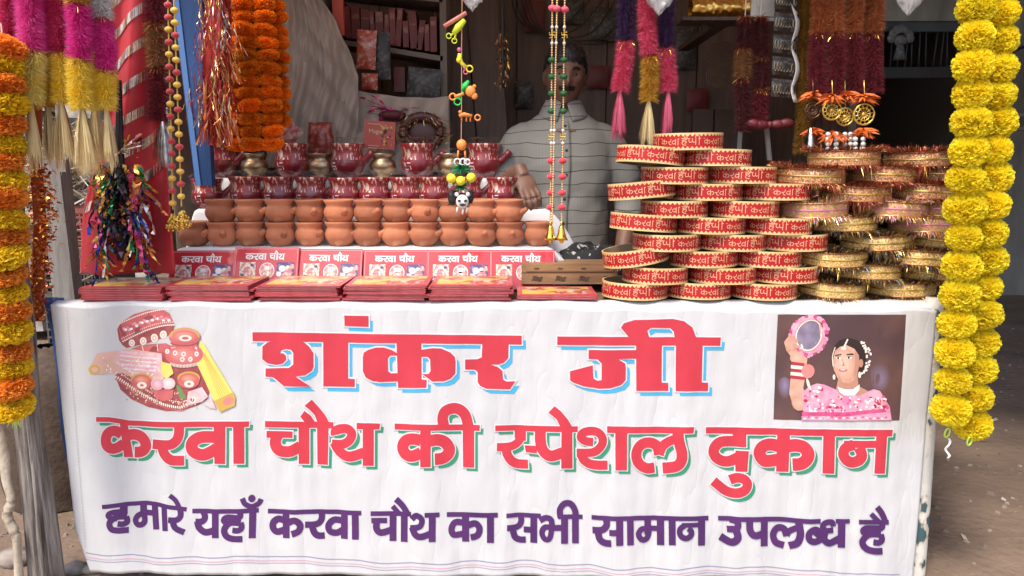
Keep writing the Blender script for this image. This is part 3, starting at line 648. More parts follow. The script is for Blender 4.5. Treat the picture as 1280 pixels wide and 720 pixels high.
for k in range(20):
    t = k / 19; a = PI * t; seq += [(i_oc, ell(678 - 92 * math.cos(a), 205 - 50 * math.sin(a), 7, 6, 0, 7)), (i_cr, ([(600 + 155 * t, 272), (600 + 155 * t, 296)], 5)), (i_cr, ([(590 + 170 * t, 372 + 14 * math.sin(a)), (592 + 168 * t, 392 + 14 * math.sin(a))], 5))]
seq += radial(670, 325, 104, 58, 0, (.60, .15, .15), (.76, .30, .26), 6, -22, -10, 'pot_tone') + radial(680, 205, 80, 40, 0, (.62, .17, .15), (.80, .34, .28), 5, -8, -8, 'mouth_tone') + [(i_cr, ell(684, 216, 40, 20)), (i_red2, ell(684, 216, 22, 10))]
for x, y in ((570, 300), (620, 310), (672, 318), (755, 318), (665, 352), (715, 352)): seq += [(i_cr, ell(x, y, 14, 16)), (i_pink, ell(x, y, 7, 8))]
seq += [(i_yel, [(530, 365), (590, 380), (610, 440), (560, 480), (530, 430)]), (i_leaf, [(620, 510), (650, 530), (690, 600), (650, 610)])]
for cx, cy, rx in ((400, 500, 70), (705, 490, 72)):
    seq += [(i_oc, ell(cx, cy - 18, rx, 42)), (i_red2, ell(cx, cy, rx * .95, 50)), *radial(cx, cy - 12, rx * .84, 34, 0, (.58, .14, .12), (.82, .36, .27), 6, -10, -4, 'bowl%d' % cx), (i_cr, ell(cx + 2, cy + 20, 32, 22)), (i_red2, ell(cx + 2, cy + 20, 12, 8))]
seq += [(i_red2, [(470, 540), (610, 545), (600, 605), (545, 620), (490, 600)]), (i_cloth, ell(505, 510, 42, 40)), *radial(578, 505, 44, 38, 0, (.70, .52, .52), (.85, .78, .76), 5, -6, -6, 'ball_w'), *radial(508, 512, 40, 36, 0, (.66, .34, .40), (.80, .56, .60), 5, -6, -6, 'ball_p'), (i_cloth, [(700, 560), (790, 530), (830, 590), (790, 625), (690, 650)]), (i_cr, ell(728, 612, 22, 22)), (i_mar, ell(728, 612, 13, 13))]
picture('plate_picture', 100, 380, 5.143, seq, bn)
# ------------------------------------------------------------------ goods on the table
ORD = ['first', 'second', 'third', 'fourth', 'fifth', 'sixth', 'seventh', 'eighth', 'ninth', 'tenth', 'eleventh', 'twelfth', 'thirteenth', 'fourteenth']
# stepped stand under a white cloth
ST = [(.30, TZ), (.325, 1.036), (.472, 1.036), (.49, 1.158), (.622, 1.158), (.64, 1.268), (.84, 1.268), (.86, TZ)]
SX0, SX1 = P(236, 300, .4).x, P(684, 300, .4).x
st = thing('stepped_stand', 'three-step wooden display stand hidden under the white cloth behind the clay pots', 'stand', ((SX0 + SX1) / 2, .58, TZ))
b = MB()
for y0, y1, z in ((.33, .84, 1.03), (.495, .84, 1.152), (.645, .83, 1.262)):
    zb = {1.03: TZ + .001, 1.152: 1.0302, 1.262: 1.1522}[z]
    b.box(((SX0 + SX1) / 2, (y0 + y1) / 2, (zb + z) / 2), (SX1 - SX0 - .04, y1 - y0, z - zb))
b.build('step_box', M_wood_dark, st)
M_cloth = mat('white_cotton', (.74, .73, .73), (.66, .65, .66), scale=5, rough=.9, bump=.25, bscale=12, sheen=.2)
def stc(u, v):
    s = v * (len(ST) - 1); i = min(int(s), len(ST) - 2); f = s - i
    y = ST[i][0] + (ST[i + 1][0] - ST[i][0]) * f; z = ST[i][1] + (ST[i + 1][1] - ST[i][1]) * f
    z0 = TZ + .004
    e = max(0, .07 - u) / .07; e2 = max(0, u - .92) / .08
    x = SX0 + (SX1 - SX0) * min(1, max(0, (u - .07) / .85))
    x -= e * (.05 + .03 * (z - z0) / .3); x += e2 * (.06 + .12 * (z - z0) / .3)
    k = max(e, e2)
    zz = z0 + (z - z0) * (1 - k ** 1.5)
    return Vector((x + .006 * pnoise(Vector((y * 9, zz * 8, 2))), y + .004 * pnoise(Vector((x * 8, zz * 6, 0))), zz + .003 + .003 * pnoise(Vector((x * 10, y * 14, 7)))))
b = MB(); b.sheet(stc, 110, 56, .002)
single('white_cloth', b, M_cloth, 'white cotton cloth draped over the display steps under the pots', 'cloth', smooth=True)

# --- terracotta pots
M_clay = mat('terracotta', (.54, .215, .110), (.43, .15, .072), scale=9, rough=.82, bump=.35, bscale=38, rand=.2, fleck=((.56, .27, .15), 16, .63))
def pot_mesh():
    b = MB()
    b.lathe([(0, .000), (.024, 0), (.031, .003), (.042, .016), (.0485, .028), (.0500, .031), (.0503, .035), (.0512, .039), (.0506, .043), (.0508, .046), (.0482, .052), (.0478, .055), (.0455, .058), (.0425, .064), (.0435, .069), (.0495, .079), (.0505, .084), (.0485, .0865), (.045, .085), (.0395, .070), (.040, .062), (.046, .044), (.040, .018), (.02, .008), (0, .007)], 30)
    return b
def spout_mesh():
    b = MB(); b.tube([(.040, 0, .040), (.054, 0, .046), (.063, 0, .052), (.068, 0, .056)], [.014, .0105, .0085, .0075], 12)
    b.tube([(.0675, 0, .0558), (.0688, 0, .0566)], [.0072, .0055], 12)
    return b
proto = None
def pot(x, y, z, rot, label, tilt=0.0):
    global proto
    if proto is None:
        proto = thing('clay_pot', label, 'pot', (x, y, z), 'terracotta pots stacked on the lower step')
        pot_mesh().build('pot_body', M_clay, proto, local=True, smooth=True); spout_mesh().build('spout', M_clay, proto, local=True, smooth=True)
        o = proto
    else: o = copy_tree(proto)
    o['label'] = label
    o.location = (x, y, z); o.rotation_euler = (tilt, tilt * .6, rot)
    k = rng.uniform(1.0, 1.065); o.scale = (k, k * rng.uniform(.97, 1.03), 1 if tilt else rng.uniform(.985, 1.0))
    return o
lowpx = [245, 280, 315, 352, 388, 426, 461, 496, 531, 567, 602, 637, 673]
uppx = [277, 314, 351, 388, 425, 462, 496.5, 531, 567, 602, 636]
for i, px in enumerate(lowpx):
    lab = 'plain clay pot alone at the %s end of the lower row' % ('left' if i == 0 else 'right') if i in (0, 12) else '%s clay pot from the left in the bottom row, another pot standing in its mouth' % ORD[i]
    if i == 12: lab = 'plain brownish clay pot alone behind the two hanging bells'
    pot(P(px, 300, .4).x, .395 + rng.uniform(-.006, .006), 1.041, rng.choice((-.45, -.3, -1.0, -.6, -1.3)) + rng.uniform(-.15, .15), lab)
for i, px in enumerate(uppx):
    pot(P(px, 270, .4).x, .395 + rng.uniform(-.005, .005), 1.041 + .0765, rng.choice((-.35, -.5, -.95, -1.2)) + rng.uniform(-.15, .15), '%s clay pot from the left in the upper clay row, stacked in the pot below' % ORD[i], tilt=rng.uniform(-.03, .03) or .01)

# --- wrapped maroon ritual pots
M_maroon = mat('maroon_lacquer', (.27, .014, .024), (.17, .009, .015), scale=14, rough=.32, coat=.5, rand=.2)
M_glit = mat('maroon_glitter', (.29, .022, .028), rough=.35, coat=.4, stretch=(1, 1, .25), fleck=((.85, .62, .48), 120, .56), bump=.2, bscale=60, fmetal=.6)
M_wrap = bpy.data.materials.new('clear_plastic_wrap'); M_wrap.use_nodes = True
nt = M_wrap.node_tree; nt.nodes.remove(nt.nodes['Principled BSDF'])
t_ = nt.nodes.new('ShaderNodeBsdfTransparent'); g_ = nt.nodes.new('ShaderNodeBsdfGlossy'); mx_ = nt.nodes.new('ShaderNodeMixShader'); lw_ = nt.nodes.new('ShaderNodeLayerWeight')
g_.inputs['Roughness'].default_value = .16; lw_.inputs[0].default_value = .12
ad_ = nt.nodes.new('ShaderNodeMath'); ad_.operation = 'MULTIPLY_ADD'; ad_.inputs[1].default_value = .3; ad_.inputs[2].default_value = .018
nt.links.new(lw_.outputs['Facing'], ad_.inputs[0]); nt.links.new(ad_.outputs[0], mx_.inputs[0])
nt.links.new(t_.outputs[0], mx_.inputs[1]); nt.links.new(g_.outputs[0], mx_.inputs[2]); nt.links.new(mx_.outputs[0], nt.nodes['Material Output'].inputs[0])
def rib3(mb, pts, w, fx, sub=3, mi=0):
    Lp, Rp = ribbon(pts, w, sub); n = len(Lp)
    mb.add([fx(*p) for p in Lp + Rp], [(i, n + i, n + i + 1, i + 1) for i in range(n - 1)], mi)
M_wmark = mat('white_paint_mark', (.82, .80, .78), rough=.5)
kp = None
def karwa(x, y, z, rot, label, s=1.0, group='wrapped maroon pots on the upper steps'):
    global kp
    if kp is None:
        kp = thing('maroon_pot', label, 'pot', (x, y, z), group)
        b = MB(); pr = [(0, 0), (.032, 0), (.036, .004), (.050, .022), (.0585, .044), (.059, .054), (.0575, .062)]
        b.lathe(pr, 30); b.lathe([(.0575, .0621), (.053, .078), (.052, .086), (.054, .094), (.0605, .110), (.0612, .1155), (.0585, .118), (.053, .112), (.047, .09), (.05, .06), (.04, .025), (0, .012)], 30, mi=1)
        b.build('pot_body', [M_maroon, M_glit], kp, local=True, smooth=True)
        b = MB(); b.tube([(.045, 0, .05), (.066, 0, .062), (.084, 0, .080), (.094, 0, .092)], [.017, .0125, .0105, .0115], 12); b.build('spout', M_maroon, kp, local=True, smooth=True)
        b = MB()
        def onpot(u, v):                     # u across, v up, on the belly facing the camera (local -Y when rot=0)
            zz = .040 + v; r = .0592 - max(0, .05 - zz) ** 2 * 14 + .0006; a = -PI / 2 - .55 + u / .058
            return Vector((r * math.cos(a), r * math.sin(a), zz))
        q = .011
        for pts in ([(0, -q), (0, q), (q, q)], [(0, q), (0, -q), (-q, -q)], [(-q, 0), (q, 0), (q, -q)], [(q, 0), (-q, 0), (-q, q)]):
            for a, c in zip(pts, pts[1:]):
                l = .0014
                dx, dy = (c[0] - a[0]), (c[1] - a[1]); m = math.hypot(dx, dy)
                rib3(b, [(a[0] - dx / m * l, a[1] - dy / m * l), (c[0] + dx / m * l, c[1] + dy / m * l)], .0034, onpot)
        b.build('painted_mark', M_wmark, kp, local=True)
        b = MB(); n = 26; k = 9; vs = []
        r3 = random.Random(5)
        prof = [(.038, .002), (.055, .02), (.065, .04), (.066, .058), (.060, .08), (.061, .1), (.068, .122), (.05, .135), (.018, .138)]
        for r_, z_ in prof:
            for j in range(n): vs.append(Vector((r_ * math.cos(2 * PI * j / n), r_ * math.sin(2 * PI * j / n), z_)) * (1 + r3.uniform(-.03, .05)))
        b.add(vs, [(i * n + j, i * n + (j + 1) % n, (i + 1) * n + (j + 1) % n, (i + 1) * n + j) for i in range(k - 1) for j in range(n)] + [tuple((k - 1) * n + j for j in range(n))])
        b.build('plastic_wrap', M_wrap, kp, local=True)
        o = kp
    else: o = copy_tree(kp)
    o['label'] = label; o.location = (x, y, z); o.rotation_euler = (0, 0, rot); o.scale = (s, s, s)
    return o
lo_k = [260, 308, 348, 389, 430, 468, 507, 543, 583, 628]
up_k = [275, 365, 435, 522, 605]
for i, px in enumerate(lo_k):
    karwa(P(px, 240, .55).x, .55 + rng.uniform(-.008, .008), 1.163, rng.uniform(-.35, .25), '%s wrapped maroon pot from the left in the lower maroon row above the clay pots' % ORD[i], .97 + rng.uniform(-.04, .04))
for i, px in enumerate(up_k):
    karwa(P(px, 200, .69).x, .69, 1.2735, rng.uniform(-.3, .15), '%s wrapped maroon pot from the left in the top row' % ORD[i], 1.1)
M_brass = mat('old_brass', (.62, .46, .28), (.40, .28, .15), scale=30, rough=.38, metal=1.0)
br = None
for i, px in enumerate((317, 400, 478, 563)):
    lab = 'small shiny brass pot in clear wrap, %s from the left between the top maroon pots' % ORD[i]
    if br is None:
        br = thing('brass_pot', lab, 'pot', (0, 0, 0), 'brass pots among the maroon pots')
        b = MB(); b.lathe([(0, 0), (.03, 0), (.034, .004), (.026, .012), (.045, .028), (.052, .045), (.046, .062), (.034, .070), (.036, .076), (.050, .088), (.052, .091), (.046, .089), (.031, .074), (.04, .06), (.044, .045), (0, .02)], 28); b.build('pot_body', M_brass, br, local=True, smooth=True)
        kp.children[3].name; w = [c for c in kp.children if c.name.startswith('plastic_wrap')][0].copy(); COL.objects.link(w); w.parent = br; w.scale = (.9, .9, .8)
        o = br
    else: o = copy_tree(br)
    o['label'] = lab; o.location = (P(px, 205, .69).x, .70, 1.2735)

# --- red boxes standing in a row
def text_into(mb, items, fx, wmul=1.0, w=None, sub=3, mi=0):
    for pts, ww in items: rib3(mb, pts, (w if w else ww * wmul), fx, sub, mi)
def norm(items, x0, yb, h): return [([((x - x0) / h, (yb - y) / h) for x, y in p], w / h) for p, w in items]
G_KARWA = norm(KARWA, 90, 418, 198); G_CHAUTH = norm(CHAUTH, 840, 428, 198)
G_HAI = norm(HAI, 1020, 345, 187)
PA_B = ([(298, 148), (300, 218), (335, 253), (395, 235)], 44); PA_S = ([(397, 150), (394, 322)], 46)
def sh(items, dx): return [([(x + dx, y) for x, y in p], w) for p, w in items]
G_HAPPY = G_HAI + [([(1.0, .97), (3.15, .97)], .15)] + sh(norm([PA_B], 298, 322, 180), 1.2) + sh(norm([PA_B, PA_S], 298, 322, 180), 1.75) + sh(norm([([(1145, 222), (1145, 428)], 50), ([(1026, 222), (1022, 160), (1060, 114), (1110, 120), (1142, 170), (1148, 225)], 46)], 1145, 428, 206), 2.85)
M_redbox = mat('glossy_red_card', (.52, .012, .025), (.48, .016, .03), scale=3, rough=.35, coat=.6, bump=.04, bscale=12)
M_pinkline = mat('box_edge_print', (.78, .35, .36), rough=.4)
M_pic1 = mat('print_cream', (.80, .72, .60), (.48, .26, .16), scale=90, rough=.4, lo=.45, hi=.6)
M_pic2 = mat('print_rose', (.60, .16, .17), (.74, .52, .45), scale=80, rough=.4, lo=.45, hi=.6)
M_pic3 = mat('print_blue', (.07, .06, .19), (.62, .40, .38), scale=55, rough=.4, lo=.5, hi=.62)
BW, BH = .218, .137
bx = None
for i, (px, dz, lean, yaw) in enumerate(((254, 0, 25, 2), (334, .007, 20, -1.5), (413, .003, 22, -1), (495.5, 0, 22, .5), (574.5, 0, 22, 0), (653, 0, 22, 0))):
    lab = ['red karva chauth box standing at the left end under the lone clay pot', 'pinkish red box second from the left, standing slightly higher than its neighbours', 'red box third from the left, left of the narrow dark gap', 'red box fourth from the left, right of the narrow dark gap', 'red box fifth from the left in the standing row', 'red box at the right end, partly behind the carved wooden box'][i]
    if bx is None:
        bx = thing('red_box', lab, 'box', (0, 0, 0), 'red boxes standing in a row before the pots')
        b = MB(); b.box((0, .010, BH / 2), (BW, .02, BH)); b.build('carton', M_redbox, bx, local=True)
        b = MB(); f = lambda x, z: Vector((x, -.0004, z))
        for pts in ([(-BW / 2 + .004, .004), (-BW / 2 + .004, BH - .005)], [(BW / 2 - .004, .004), (BW / 2 - .004, BH - .005)], [(-BW / 2 + .004, BH - .005), (BW / 2 - .004, BH - .005)]): rib3(b, pts, .0016, f)
        b.build('printed_frame', M_pinkline, bx, local=True)
        b = MB(); h = .021
        text_into(b, G_KARWA, lambda x, y: Vector((-.072 + x * h, -.0008, BH - .043 + y * h)))
        text_into(b, sh(G_CHAUTH, 3.9), lambda x, y: Vector((-.072 + x * h, -.0008, BH - .043 + y * h)))
        b.build('lettering', M_wmark, bx, local=True)
        b = MB()
        for (cx, w, mi) in ((-.062, .054, 0), (.066, .060, 2)):
            b.add([(cx - w / 2, -.0008, BH - .110), (cx + w / 2, -.0008, BH - .110), (cx + w / 2, -.0008, BH - .051), (cx - w / 2, -.0008, BH - .051)], [(0, 1, 2, 3)], mi)
        n = 24; b.add([(.004 + .024 * math.cos(2 * PI * j / n), -.0008, BH - .080 + .026 * math.sin(2 * PI * j / n)) for j in range(n)], [tuple(range(n))], 1)
        rr = [(.004 + .0245 * math.cos(2 * PI * j / n), BH - .080 + .0265 * math.sin(2 * PI * j / n)) for j in range(n + 1)]
        rib3(b, rr, .0022, lambda x, z: Vector((x, -.0011, z)), sub=1, mi=3)
        # small figures inside the pictures
        for cx, cz, r_, mi in ((-.077, -.062, .006, 1), (-.047, -.062, .006, 2), (-.046, -.098, .007, 1), (-.078, -.097, .007, 2), (.045, -.092, .008, 3), (.088, -.062, .006, 1), (.060, -.098, .007, 1), (-.062, -.080, .014, 1), (.004, -.073, .009, 3), (.004, -.089, .013, 0), (.056, -.073, .011, 3), (.076, -.086, .013, 1), (.074, -.07, .008, 0)):
            b.add([(cx + r_ * math.cos(2 * PI * j / 12), -.0013, BH + cz + r_ * math.sin(2 * PI * j / 12)) for j in range(12)], [tuple(range(12))], mi)
        b.build('printed_pictures', [M_pic1, M_pic2, M_pic3, M_wmark], bx, local=True)
        o = bx
    else: o = copy_tree(bx)
    o['label'] = lab
    o.location = (P(px, 335, .28).x, .243, TZ + .004 + dz); o.rotation_euler = (-R(lean), 0, R(yaw))

# --- stacks of booklets
M_bk = mat('booklet_red_edge', (.50, .05, .06), (.62, .22, .20), scale=30, rough=.5, stretch=(.3, .3, 14), rand=.18)
M_cov = mat('booklet_cover', (.46, .02, .04), (.56, .09, .10), scale=9, rough=.4, coat=.25, bump=.05, bscale=8)
M_prt = mat('cover_print_gold', (.78, .52, .10), (.46, .06, .07), scale=15, rough=.4, coat=.25, lo=.46, hi=.56, fleck=((.66, .55, .45), 30, .60))
M_page = mat('paper_edge', (.74, .46, .43), (.52, .20, .19), scale=40, rough=.8, stretch=(1, 1, 10))
KW, KD, KH = .250, .205, .0062
kb = None
def booklet(x, y, z, rz, label, group):
    global kb
    if kb is None:
        kb = thing('booklet', label, 'booklet', (0, 0, 0), group)
        b = MB(); b.box((0, 0, KH / 2), (KW - .006, KD - .006, KH - .003)); b.build('pages', M_page, kb, local=True)
        b = MB(); b.box((0, 0, KH - .0008), (KW, KD, .0014)); b.box((0, 0, .0008), (KW, KD, .0014)); b.box((-KW / 2 + .001, 0, KH / 2), (.0022, KD, KH - .0031))
        b.build('cover', M_cov, kb, local=True)
        b = MB(); b.box((0, .004, KH + .0002), (KW - .03, KD - .045, .0005)); b.build('cover_print', M_prt, kb, local=True)
        o = kb
    else: o = copy_tree(kb)
    o['label'] = label; o['group'] = group; o.location = (x, y, z); o.rotation_euler = (0, 0, rz)
    return o
stk = [(152.5, 6, 'leftmost stack'), (262.5, 7, 'second stack from the left'), (374, 7, 'third stack from the left'), (482.5, 7, 'fourth stack from the left'), (587.5, 7, 'fifth stack from the left')]
for px, n, nm in stk:
    x = P(px, 375, .02).x
    for k in range(n):
        top = k == n - 1
        lab = ('glossy red booklet with gold print lying on top of the %s' if top else 'red booklet inside the %s, below its top one') % nm
        booklet(x + rng.uniform(-.009, .009), .010 + KD / 2 + rng.uniform(0, .012), TZ + .008 + k * .0066, rng.uniform(-.03, .03), lab, 'red booklets in the %s' % nm)
x = P(697, 375, .02).x
for k in range(2):
    booklet(x, .012 + KD / 2 + .004 * k, TZ + .008 + k * .0066, .03 * k - .02, ('red booklet with a gold patterned cover lying before the carved wooden box', 'red booklet underneath the gold patterned one before the wooden box')[1 - k], 'red booklets before the wooden box').scale = (.98, .82, 1)

# --- carved wooden box
M_box = mat('stamped_box_wood', (.33, .19, .09), (.22, .115, .055), scale=5, rough=.55, stretch=(1.2, 8, 8), bump=.15, bscale=20)
M_motif = mat('burnt_motif', (.07, .035, .02), (.11, .06, .03), scale=40, rough=.7)
wx0, wx1 = P(652, 350, .23).x, P(772, 350, .23).x; wc = (wx0 + wx1) / 2; wz = TZ + .024
wb = thing('wooden_box', 'low brown wooden box with dark stamped motifs lying between booklets and red rings', 'box', (wc, .30, wz))
b = MB(); b.box((wc, .295, wz + .018), (wx1 - wx0, .13, .036)); b.build('box_body', M_box, wb)
b = MB(); b.box((wc - .002, .295, wz + .0525), (wx1 - wx0 - .004, .126, .029)); b.box((wc, .2290, wz + .052), (wx1 - wx0 - .03, .004, .018)); b.build('lid', M_box, wb)
b = MB()
for i in range(4):
    cx = wx0 + .05 + i * .078
    for dx, dz_, r_ in ((0, 0, .008), (.009, -.004, .006), (-.006, .005, .0055), (.016, .004, .0035), (-.013, -.004, .003)):
        b.add([(cx + dx + r_ * 1.5 * math.cos(2 * PI * j / 10), .2295 - .00012 * abs(dx) * 1000 / 5 - .0002, wz + .018 + dz_ + r_ * math.sin(2 * PI * j / 10)) for j in range(10)], [tuple(range(10))])
    b.add([(cx + .01 * math.cos(2 * PI * j / 10), .2266, wz + .052 + .004 * math.sin(2 * PI * j / 10)) for j in range(10)], [tuple(range(10))])
b.build('stamped_motif', M_motif, wb)
b = MB()
c0 = P(735, 322, .50)
def lump(u, v):
    a = u * 2 * PI; th = v * PI / 2
    r_ = .10 * math.cos(th) ** .5 if v < 1 else 0
    return Vector((c0.x + 1.5 * r_ * math.cos(a), .47 + r_ * math.sin(a) * 1.0, TZ + .006 + .115 * math.sin(th) * (1 + .25 * pnoise(Vector((a, th * 3, 1)))) + .012 * pnoise(Vector((math.cos(a) * 4, math.sin(a) * 4, th * 4)))))
b.grid(lump, 40, 16)
single('cloth_bundle', b, mat('black_printed_cloth', (.012, .012, .014), rough=.8, fleck=((.45, .42, .42), 46, .60), bump=.3, bscale=25), 'black cloth bundle with white scribbled print behind the wooden box', 'bundle', smooth=True)

# --- red paper sieves
RR, RH = .1025, .0495
M_rband = mat('red_printed_band', (.46, .008, .012), (.40, .007, .010), scale=6, rough=.45, rand=.1)
M_inner = mat('ring_inside', (.34, .24, .15), rough=.8)
M_net = mat('wire_net', (.16, .14, .13), (.08, .07, .065), scale=300, rough=.6)
M_ltr = mat('band_lettering', (.72, .38, .22), rough=.5)
M_ctrim = mat('cream_zigzag', (.80, .56, .27), (.72, .45, .19), scale=10, rough=.55)
rp = None
def ring(x, y, z, rot, label, roll=0, pitch=0):
    global rp
    if rp is None:
        rp = thing('red_sieve', label, 'sieve', (0, 0, 0), 'red paper sieves stacked on the table')
        b = MB(); b.lathe([(RR, .0008), (RR, RH - .0008)], 72); b.lathe([(RR - .0035, RH - .0008), (RR - .0035, .0008)], 72, mi=1); b.build('band', [M_rband, M_inner], rp, local=True, smooth=True)
        b = MB(); t = .0042
        b.lathe([(RR - .0036, RH - .0012), (RR - .0036, RH), (RR + .0006, RH), (RR + .0006, RH - t)], 72); b.lathe([(RR + .0006, t), (RR + .0006, 0), (RR - .0036, 0), (RR - .0036, .0012)], 72)
        n = 50
        for k in range(n):
            a0, a1, am = 2 * PI * k / n, 2 * PI * (k + .92) / n, 2 * PI * (k + .46) / n; r_ = RR + .0007
            for zb, zt in ((RH - t, RH - t - .0066), (t, t + .0066)):
                b.add([(r_ * math.cos(a0), r_ * math.sin(a0), zb), (r_ * math.cos(a1), r_ * math.sin(a1), zb), (r_ * math.cos(am), r_ * math.sin(am), zt)], [(0, 1, 2)])
        b.build('zigzag_trim', M_ctrim, rp, local=True)
        b = MB(); r_ = RR + .0010; h = .0190; per = 2 * PI * RR / 5
        def onband(x_, y_): a = x_ / RR; return Vector((r_ * math.cos(a), r_ * math.sin(a), .0145 + y_))
        for k in range(5):
            o0 = k * per
            text_into(b, G_KARWA, lambda x_, y_: onband(o0 + x_ * h * .92, y_ * h), w=.125)
            o1 = o0 + 3.42 * h * .92 + .006
            text_into(b, G_HAPPY, lambda x_, y_: onband(o1 + x_ * h * .92, y_ * h), w=.125)
        b.build('lettering', M_ltr, rp, local=True)
        b = MB(); b.lathe([(0, .010), (RR - .004, .010)], 48); b.build('net', M_net, rp, local=True)
        o = rp
    else: o = copy_tree(rp)
    o['label'] = label; o.location = (x, y, z); o.rotation_euler = (pitch + rng.uniform(-.012, .012), roll + rng.uniform(-.018, .018), rot); o.scale = (rng.uniform(.975, 1.02), rng.uniform(.975, 1.02), 1)
    return o
rows = [[(795, 0, 0), (875, 0, 0), (957, 0, 0)], [(820, 0, 0), (905, 0, 0), (982, 0, 0)], [(796, 5, 7), (880, 0, 0), (960, 0, 0)], [(833, 0, 0), (914, 0, 0), (990, 0, 0)],
        [(803, -3, 3), (888, 0, 0), (970, 0, 0)], [(841, 0, 0), (928, 0, 0)], [(801, -5, 3), (882, 0, 0), (965, 0, 0)], [(840, 0, 0), (922, 0, 0)], [(809, -5, 2), (891, 1, 0)], [(855, -2, 0)]]
LAYER = ['bottom layer on the table', 'second layer', 'third layer', 'fourth layer', 'fifth layer', 'sixth layer', 'seventh layer', 'eighth layer', 'ninth layer', 'very top']
for k, rw_ in enumerate(rows):
    for j, (px, rl, pt) in enumerate(rw_):
        where = {0: 'left', len(rw_) - 1: 'right'}.get(j, 'middle')
        lab = 'red lettered sieve, %s one in the %s of its pile' % (where, LAYER[k]) if k < 9 else 'red lettered sieve lying on the very top of its pile'
        if rl and pt and k < 9: lab = 'tilted red lettered sieve jutting out left in the %s of its pile' % LAYER[k]
        y = .113 + rng.uniform(-.008, .008) + (.0 if j else -.006)
        z = TZ + .007 + k * .0503 + (.006 if (rl and pt) else 0)
        ring(P(px, 300, y).x, y, z, rng.uniform(0, 6.28), lab, R(rl), R(pt))
# a second pile stands behind the first, seen through the gaps
for k in range(7):
    for j, px in enumerate((850, 935)):
        ring(P(px + (20 if k % 2 else 0), 300, .335).x, .335, TZ + .007 + k * .0503, rng.uniform(0, 6.28), 'red sieve in the hidden rear pile, %s from the table, %s column' % (ORD[k], ('left', 'right')[j]))

# --- gold tinsel sieves
GR = .104
def gold_net(name, c, c2, s=210): return mat(name, c, c2, scale=s, rough=.38, metal=.15, lo=.42, hi=.56, bump=.4, bscale=160, fleck=((.9, .7, .4), 120, .64))
M_ga = gold_net('gold_weave', (.90, .64, .24), (.50, .29, .08)); M_gb = gold_net('pink_gold_weave', (.62, .22, .24), (.50, .36, .08), 140); M_gc = gold_net('bronze_weave', (.70, .37, .16), (.32, .12, .05))
F = {'blk': mat('black_tinsel', (.015, .014, .014), rough=.4), 'sky': mat('pale_blue_glint', (.42, .60, .72), rough=.25, metal=.6), 'gld': mat('gold_tinsel', (.75, .50, .14), rough=.25, metal=.8),  # pale blue strands paint the glints on the black fringe
     'red': mat('red_tinsel', (.36, .045, .03), rough=.3, metal=.4), 'brz': mat('bronze_tinsel', (.45, .18, .09), rough=.3, metal=.6), 'pnk': mat('pink_tinsel', (.70, .25, .33), rough=.3, metal=.4), 'wht': mat('white_tinsel', (.8, .75, .72), rough=.25, metal=.5)}
def gold_proto(kind, label):
    o = thing('tinsel_sieve', label, 'sieve', (0, 0, 0), 'gold tinsel sieves stacked on the table')
    bmat = {'a': M_ga, 'b': M_gb, 'c': M_gc}[kind]
    b = MB(); h = .042
    b.lathe([(GR, 0), (GR + .0012, h * .5), (GR, h), (GR - .004, h), (GR - .004, 0)], 64); b.build('band', bmat, o, local=True, smooth=True)
    b = MB(); cols = {'a': ['gld', 'brz'], 'b': ['pnk', 'gld'], 'c': ['gld', 'brz']}[kind]
    b.lathe([(GR + .002, h * .56), (GR + .003, h * .5), (GR + .002, h * .44)], 64, mi=0)
    for z in (0, h): b.tube([((GR + .001) * math.cos(2 * PI * j / 48), (GR + .001) * math.sin(2 * PI * j / 48), z) for j in range(49)], .0022, 6, mi=1, caps=False)
    b.build('edge_braid', [F[c] for c in cols], o, local=True, smooth=True)
    b = MB(); b.lathe([(0, .010), (GR - .004, .010)], 40); b.build('net', M_net, o, local=True)
    fr = {'a': (['blk', 'gld', 'blk', 'gld', 'sky', 'blk', 'brz'], 1300, 1200), 'b': (['pnk', 'gld', 'gld', 'wht', 'brz'], 1100, 1000), 'c': (['red', 'red', 'brz', 'gld', 'blk', 'red'], 1700, 700)}[kind]
    b = MB()
    for cnt, z, up in ((fr[1], h, 1), (fr[2], 0, -1)):
        clump = [rng.uniform(.3, 1.2) for _ in range(40)]
        for q in range(cnt):
            a = rng.uniform(0, 2 * PI); cl = clump[int(a / (2 * PI) * 40) % 40]
            out = rng.uniform(.1, 1.3)
            d = Vector((math.cos(a + rng.uniform(-.5, .5)) * out, math.sin(a + rng.uniform(-.5, .5)) * out, up * rng.uniform(.25, 1)))
            mi = rng.randrange(len(fr[0]))
            if fr[0][mi] == 'sky' and (int(a * 4) % 3 or up > 0): mi = 0
            b.hair(((GR + rng.uniform(-.002, .002)) * math.cos(a), (GR) * math.sin(a), z), d, rng.uniform(.016, .040) * cl, rng.uniform(.0012, .0028), mi, .2)
    b.build('fringe', [F[c] for c in fr[0]], o, local=True)
    return o
gp = {}
gl = [(1041, 0, 'a', ''), (1129, 0, 'a', ''), (1084, 1, 'a', ''), (1170, 1, 'a', ''), (1041, 2, 'a', ''), (1147, 2, 'a', ''), (1095, 3, 'a', ''), (1178, 3, 'a', ''), (1050, 4, 'a', ''), (1154, 4, 'b', ''),
      (1013, 5, 'b', ''), (1110, 5, 'b', ''), (1172, 5, 'b', ''), (1064, 6, 'c', ''), (1150, 6, 'c', ''), (1006, 7, 'c', ''), (1096, 7, 'c', ''), (1172, 7, 'c', ''), (1047, 8, 'c', ''), (1142, 8, 'c', '')]
kn = {'a': 'gold woven sieve with black fringe', 'b': 'pink and gold tinsel sieve', 'c': 'bronze sieve with red spiky fringe'}
